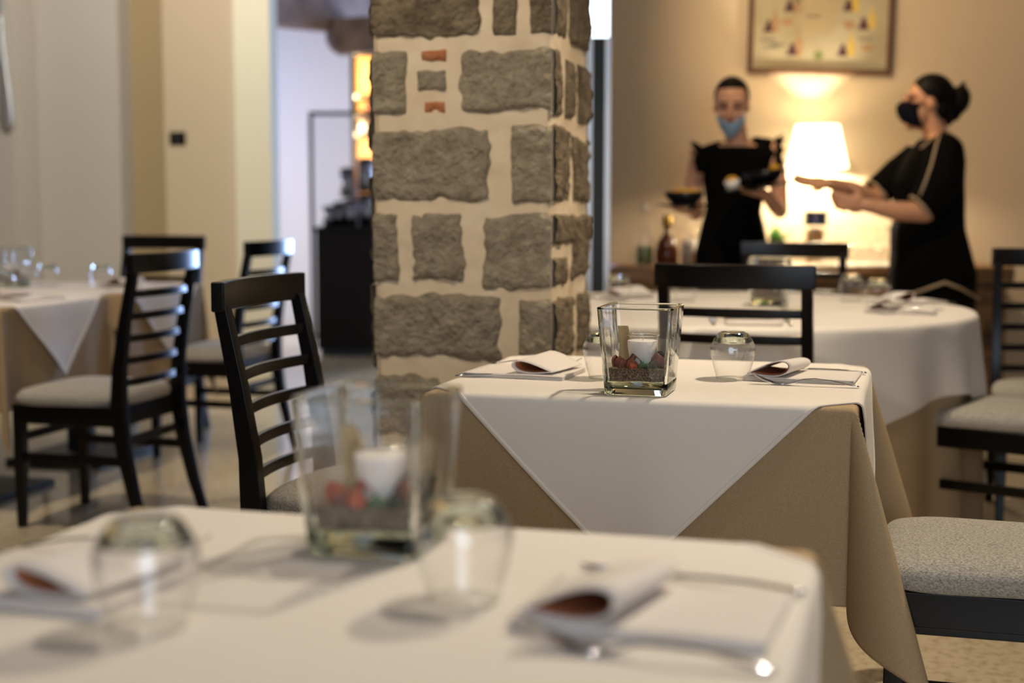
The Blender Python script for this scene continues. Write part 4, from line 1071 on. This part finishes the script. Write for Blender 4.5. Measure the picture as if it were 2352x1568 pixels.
# --- second waitress, profile, facing left
P2D = 6.35; p2x = (2130 - 1176) / FPX * P2D
w2 = empty('person', c2w(p2x, P2D, 0), YAW, 'woman in profile, black dress with beige piping, black mask, arms reaching left', 'person')
b = MB(); h2 = Vector((-.035, 0, 1.545))
def H2(x, y, z): return h2 + Vector((x, y, z))
b.ell(H2(.018, 0, .028), (.092, .075, .088), 24, 16); b.ell(H2(-.020, 0, -.040), (.066, .058, .076), 24, 14); b.ell(H2(-.058, 0, -.085), (.034, .034, .030))
b.ell(H2(-.096, 0, -.018), (.022, .012, .022)); b.ell(H2(-.084, 0, .008), (.014, .009, .028)); b.ell(H2(-.088, 0, -.055), (.012, .022, .014))
for s in (-1, 1): b.ell(H2(.010, s * .075, -.006), (.018, .010, .030)); b.ell(H2(-.066, s * .034, .036), (.014, .024, .010))
limb(b, [(-.01, 0, 1.50), (.015, 0, 1.42), (.03, 0, 1.36)], [.055, .055, .068])
b.ell((.02, 0, 1.36), (.075, .13, .05), 20, 10)
limb(b, [(.03, -.155, 1.31), (-.02, -.20, 1.17), (-.085, -.215, 1.070)], [.050, .050, .046])
limb(b, [(-.085, -.215, 1.070), (-.21, -.24, 1.075), (-.345, -.26, 1.100)], [.046, .042, .029])
hand(b, (-.345, -.26, 1.100), (-1, -.05, .12), (.05, .95, .3), .40, (.1, -.2, 1), 1.05)
limb(b, [(-.02, .155, 1.30), (-.13, .16, 1.20), (-.22, .10, 1.125)], [.054, .050, .042])
limb(b, [(-.22, .10, 1.125), (-.34, .04, 1.172), (-.45, -.02, 1.195)], [.042, .038, .028])
hand(b, (-.45, -.02, 1.195), (-1, -.1, .08), (.2, -.45, 1), .12, (0, -.75, -.55), 1.08)
limb(b, [(.02, 0, 1.32), (0, 0, 1.10), (.01, 0, .88)], [.085, .09, .10])
for s in (-1, 1): limb(b, [(.015, s * .06, .86), (.03, s * .09, .5), (.035, s * .085, .30), (.035, s * .08, .10), (.02, s * .08, .05)], [.08, .06, .048, .038, .036]); b.ell((-.03, s * .08, .035), (.115, .038, .032))
remesh(b.build('body', M_skin2, w2, smooth=True), .006, 4)
d = MB()
for s in (-1, 1): limb(d, [(.035, s * .075, 1.385), (.03, s * .14, 1.345)], [.038, .06])
d.loft([section(.034, 0, .080, .11, 1.390), section(.028, 0, .104, .165, 1.355), section(.012, 0, .130, .185, 1.29), section(-.008, 0, .150, .180, 1.20), section(-.002, 0, .150, .172, 1.12), section(.0, 0, .150, .168, 1.05),
        section(-.005, 0, .160, .172, .99), section(.010, 0, .172, .185, .90), section(.022, 0, .188, .198, .80), section(.024, 0, .185, .195, .70), section(.022, 0, .180, .185, .60)])
for s in (-1, 1): d.tube([(.02, s * .085, .66), (.03, s * .09, .5), (.035, s * .085, .3), (.035, s * .08, .10)], [.10, .085, .068, .060], 18)
# sleeves
limb(d, [(.02, -.140, 1.325), (-.005, -.185, 1.21), (-.060, -.21, 1.125)], [.085, .090, .078], 18); d.tube([(-.06, -.21, 1.125), (-.098, -.213, 1.088)], [.078, .068], 18)
d.tube([(-.01, .150, 1.32), (-.10, .17, 1.24), (-.20, .14, 1.155)], [.072, .074, .070], 18)
remesh(d.build('dress', M_dress, w2, smooth=True), .010, 3)
def ringpts(c, n_, r, k=26):
    n_ = Vector(n_).normalized(); a = n_.cross(Vector((0, 0, 1))).normalized(); q = n_.cross(a)
    return [Vector(c) + (a * math.cos(2 * PI * i / k) + q * math.sin(2 * PI * i / k)) * r for i in range(k + 1)]
MB().tube(ringpts((-.098, -.213, 1.088), (-.75, 0, -.65), .066), .006, 8).build('sleeve_piping', M_piping, w2, smooth=True)
MB().tube(ringpts((-.203, .14, 1.153), (-.9, -.2, -.7), .072), .005, 8).build('sleeve_piping', M_piping, w2, smooth=True)
MB().tube([(-.005, -.150, 1.405), (-.035, -.205, 1.365), (-.068, -.245, 1.27), (-.095, -.262, 1.20), (-.118, -.262, 1.140)], .0055, 8).build('shoulder_piping', M_piping, w2, smooth=True)
MB().tube([(-.075, -.10, 1.345), (-.03, -.115, 1.385), (.04, -.10, 1.412), (.085, -.04, 1.405)], .0055, 8).build('neck_piping', M_piping, w2, smooth=True)
MB().tube([(-.165, -.13, .69), (-.07, -.195, .735), (.015, -.215, .768), (.09, -.20, .74), (.20, -.11, .69)], .0065, 8).build('hem_piping', M_piping, w2, smooth=True)
hr = MB(); hr.ell(H2(.034, 0, .045), (.096, .083, .088), 24, 16); hr.ell(H2(.070, 0, -.01), (.062, .070, .080), 20, 12); hr.ell(H2(.105, 0, -.055), (.030, .03, .045))
hr.ell(H2(.150, 0, .012), (.052, .045, .070), 18, 12, R=Matrix.Rotation(.35, 3, 'Y')); hr.ell(H2(.135, 0, -.045), (.028, .028, .034)); hr.tube([H2(.16, 0, .06), H2(.172, 0, .09), H2(.176, 0, .105)], [.016, .01, .004], 8)
hair2 = remesh(hr.build('hair', M_hair, w2, smooth=True), .007, 2)
mk = MB()
def mask2(u, v):
    a = -1.25 + 2.5 * u
    z = .000 - .105 * v; bul = .022 * math.sin(PI * min(1, .15 + v * .85)); rr = .060 + bul
    return H2(-math.cos(a) * (rr + .036) - .008 + .024 * v * v + (.012 if v < .15 else 0), math.sin(a) * .060, z + .012 * math.cos(a) - .006 * abs(a))
mk.grid(mask2, 22, 12); mk.build('face_mask', M_mask_k, w2, smooth=True, solid=.003)
for s in (-1, 1):
    MB().ell(H2(-.0815, s * .030, .010), (.006, .013, .0065)).build('eye', M_eye, w2, smooth=True)
    MB().ell(H2(-.082, s * .032, .034), (.006, .018, .004)).build('eyebrow', M_brow, w2, smooth=True)
    MB().tube([H2(-.045, s * .060, -.01), H2(-.01, s * .072, .012), H2(.014, s * .082, .018)], .0015, 6).build('mask_strap', M_mask_k, w2)
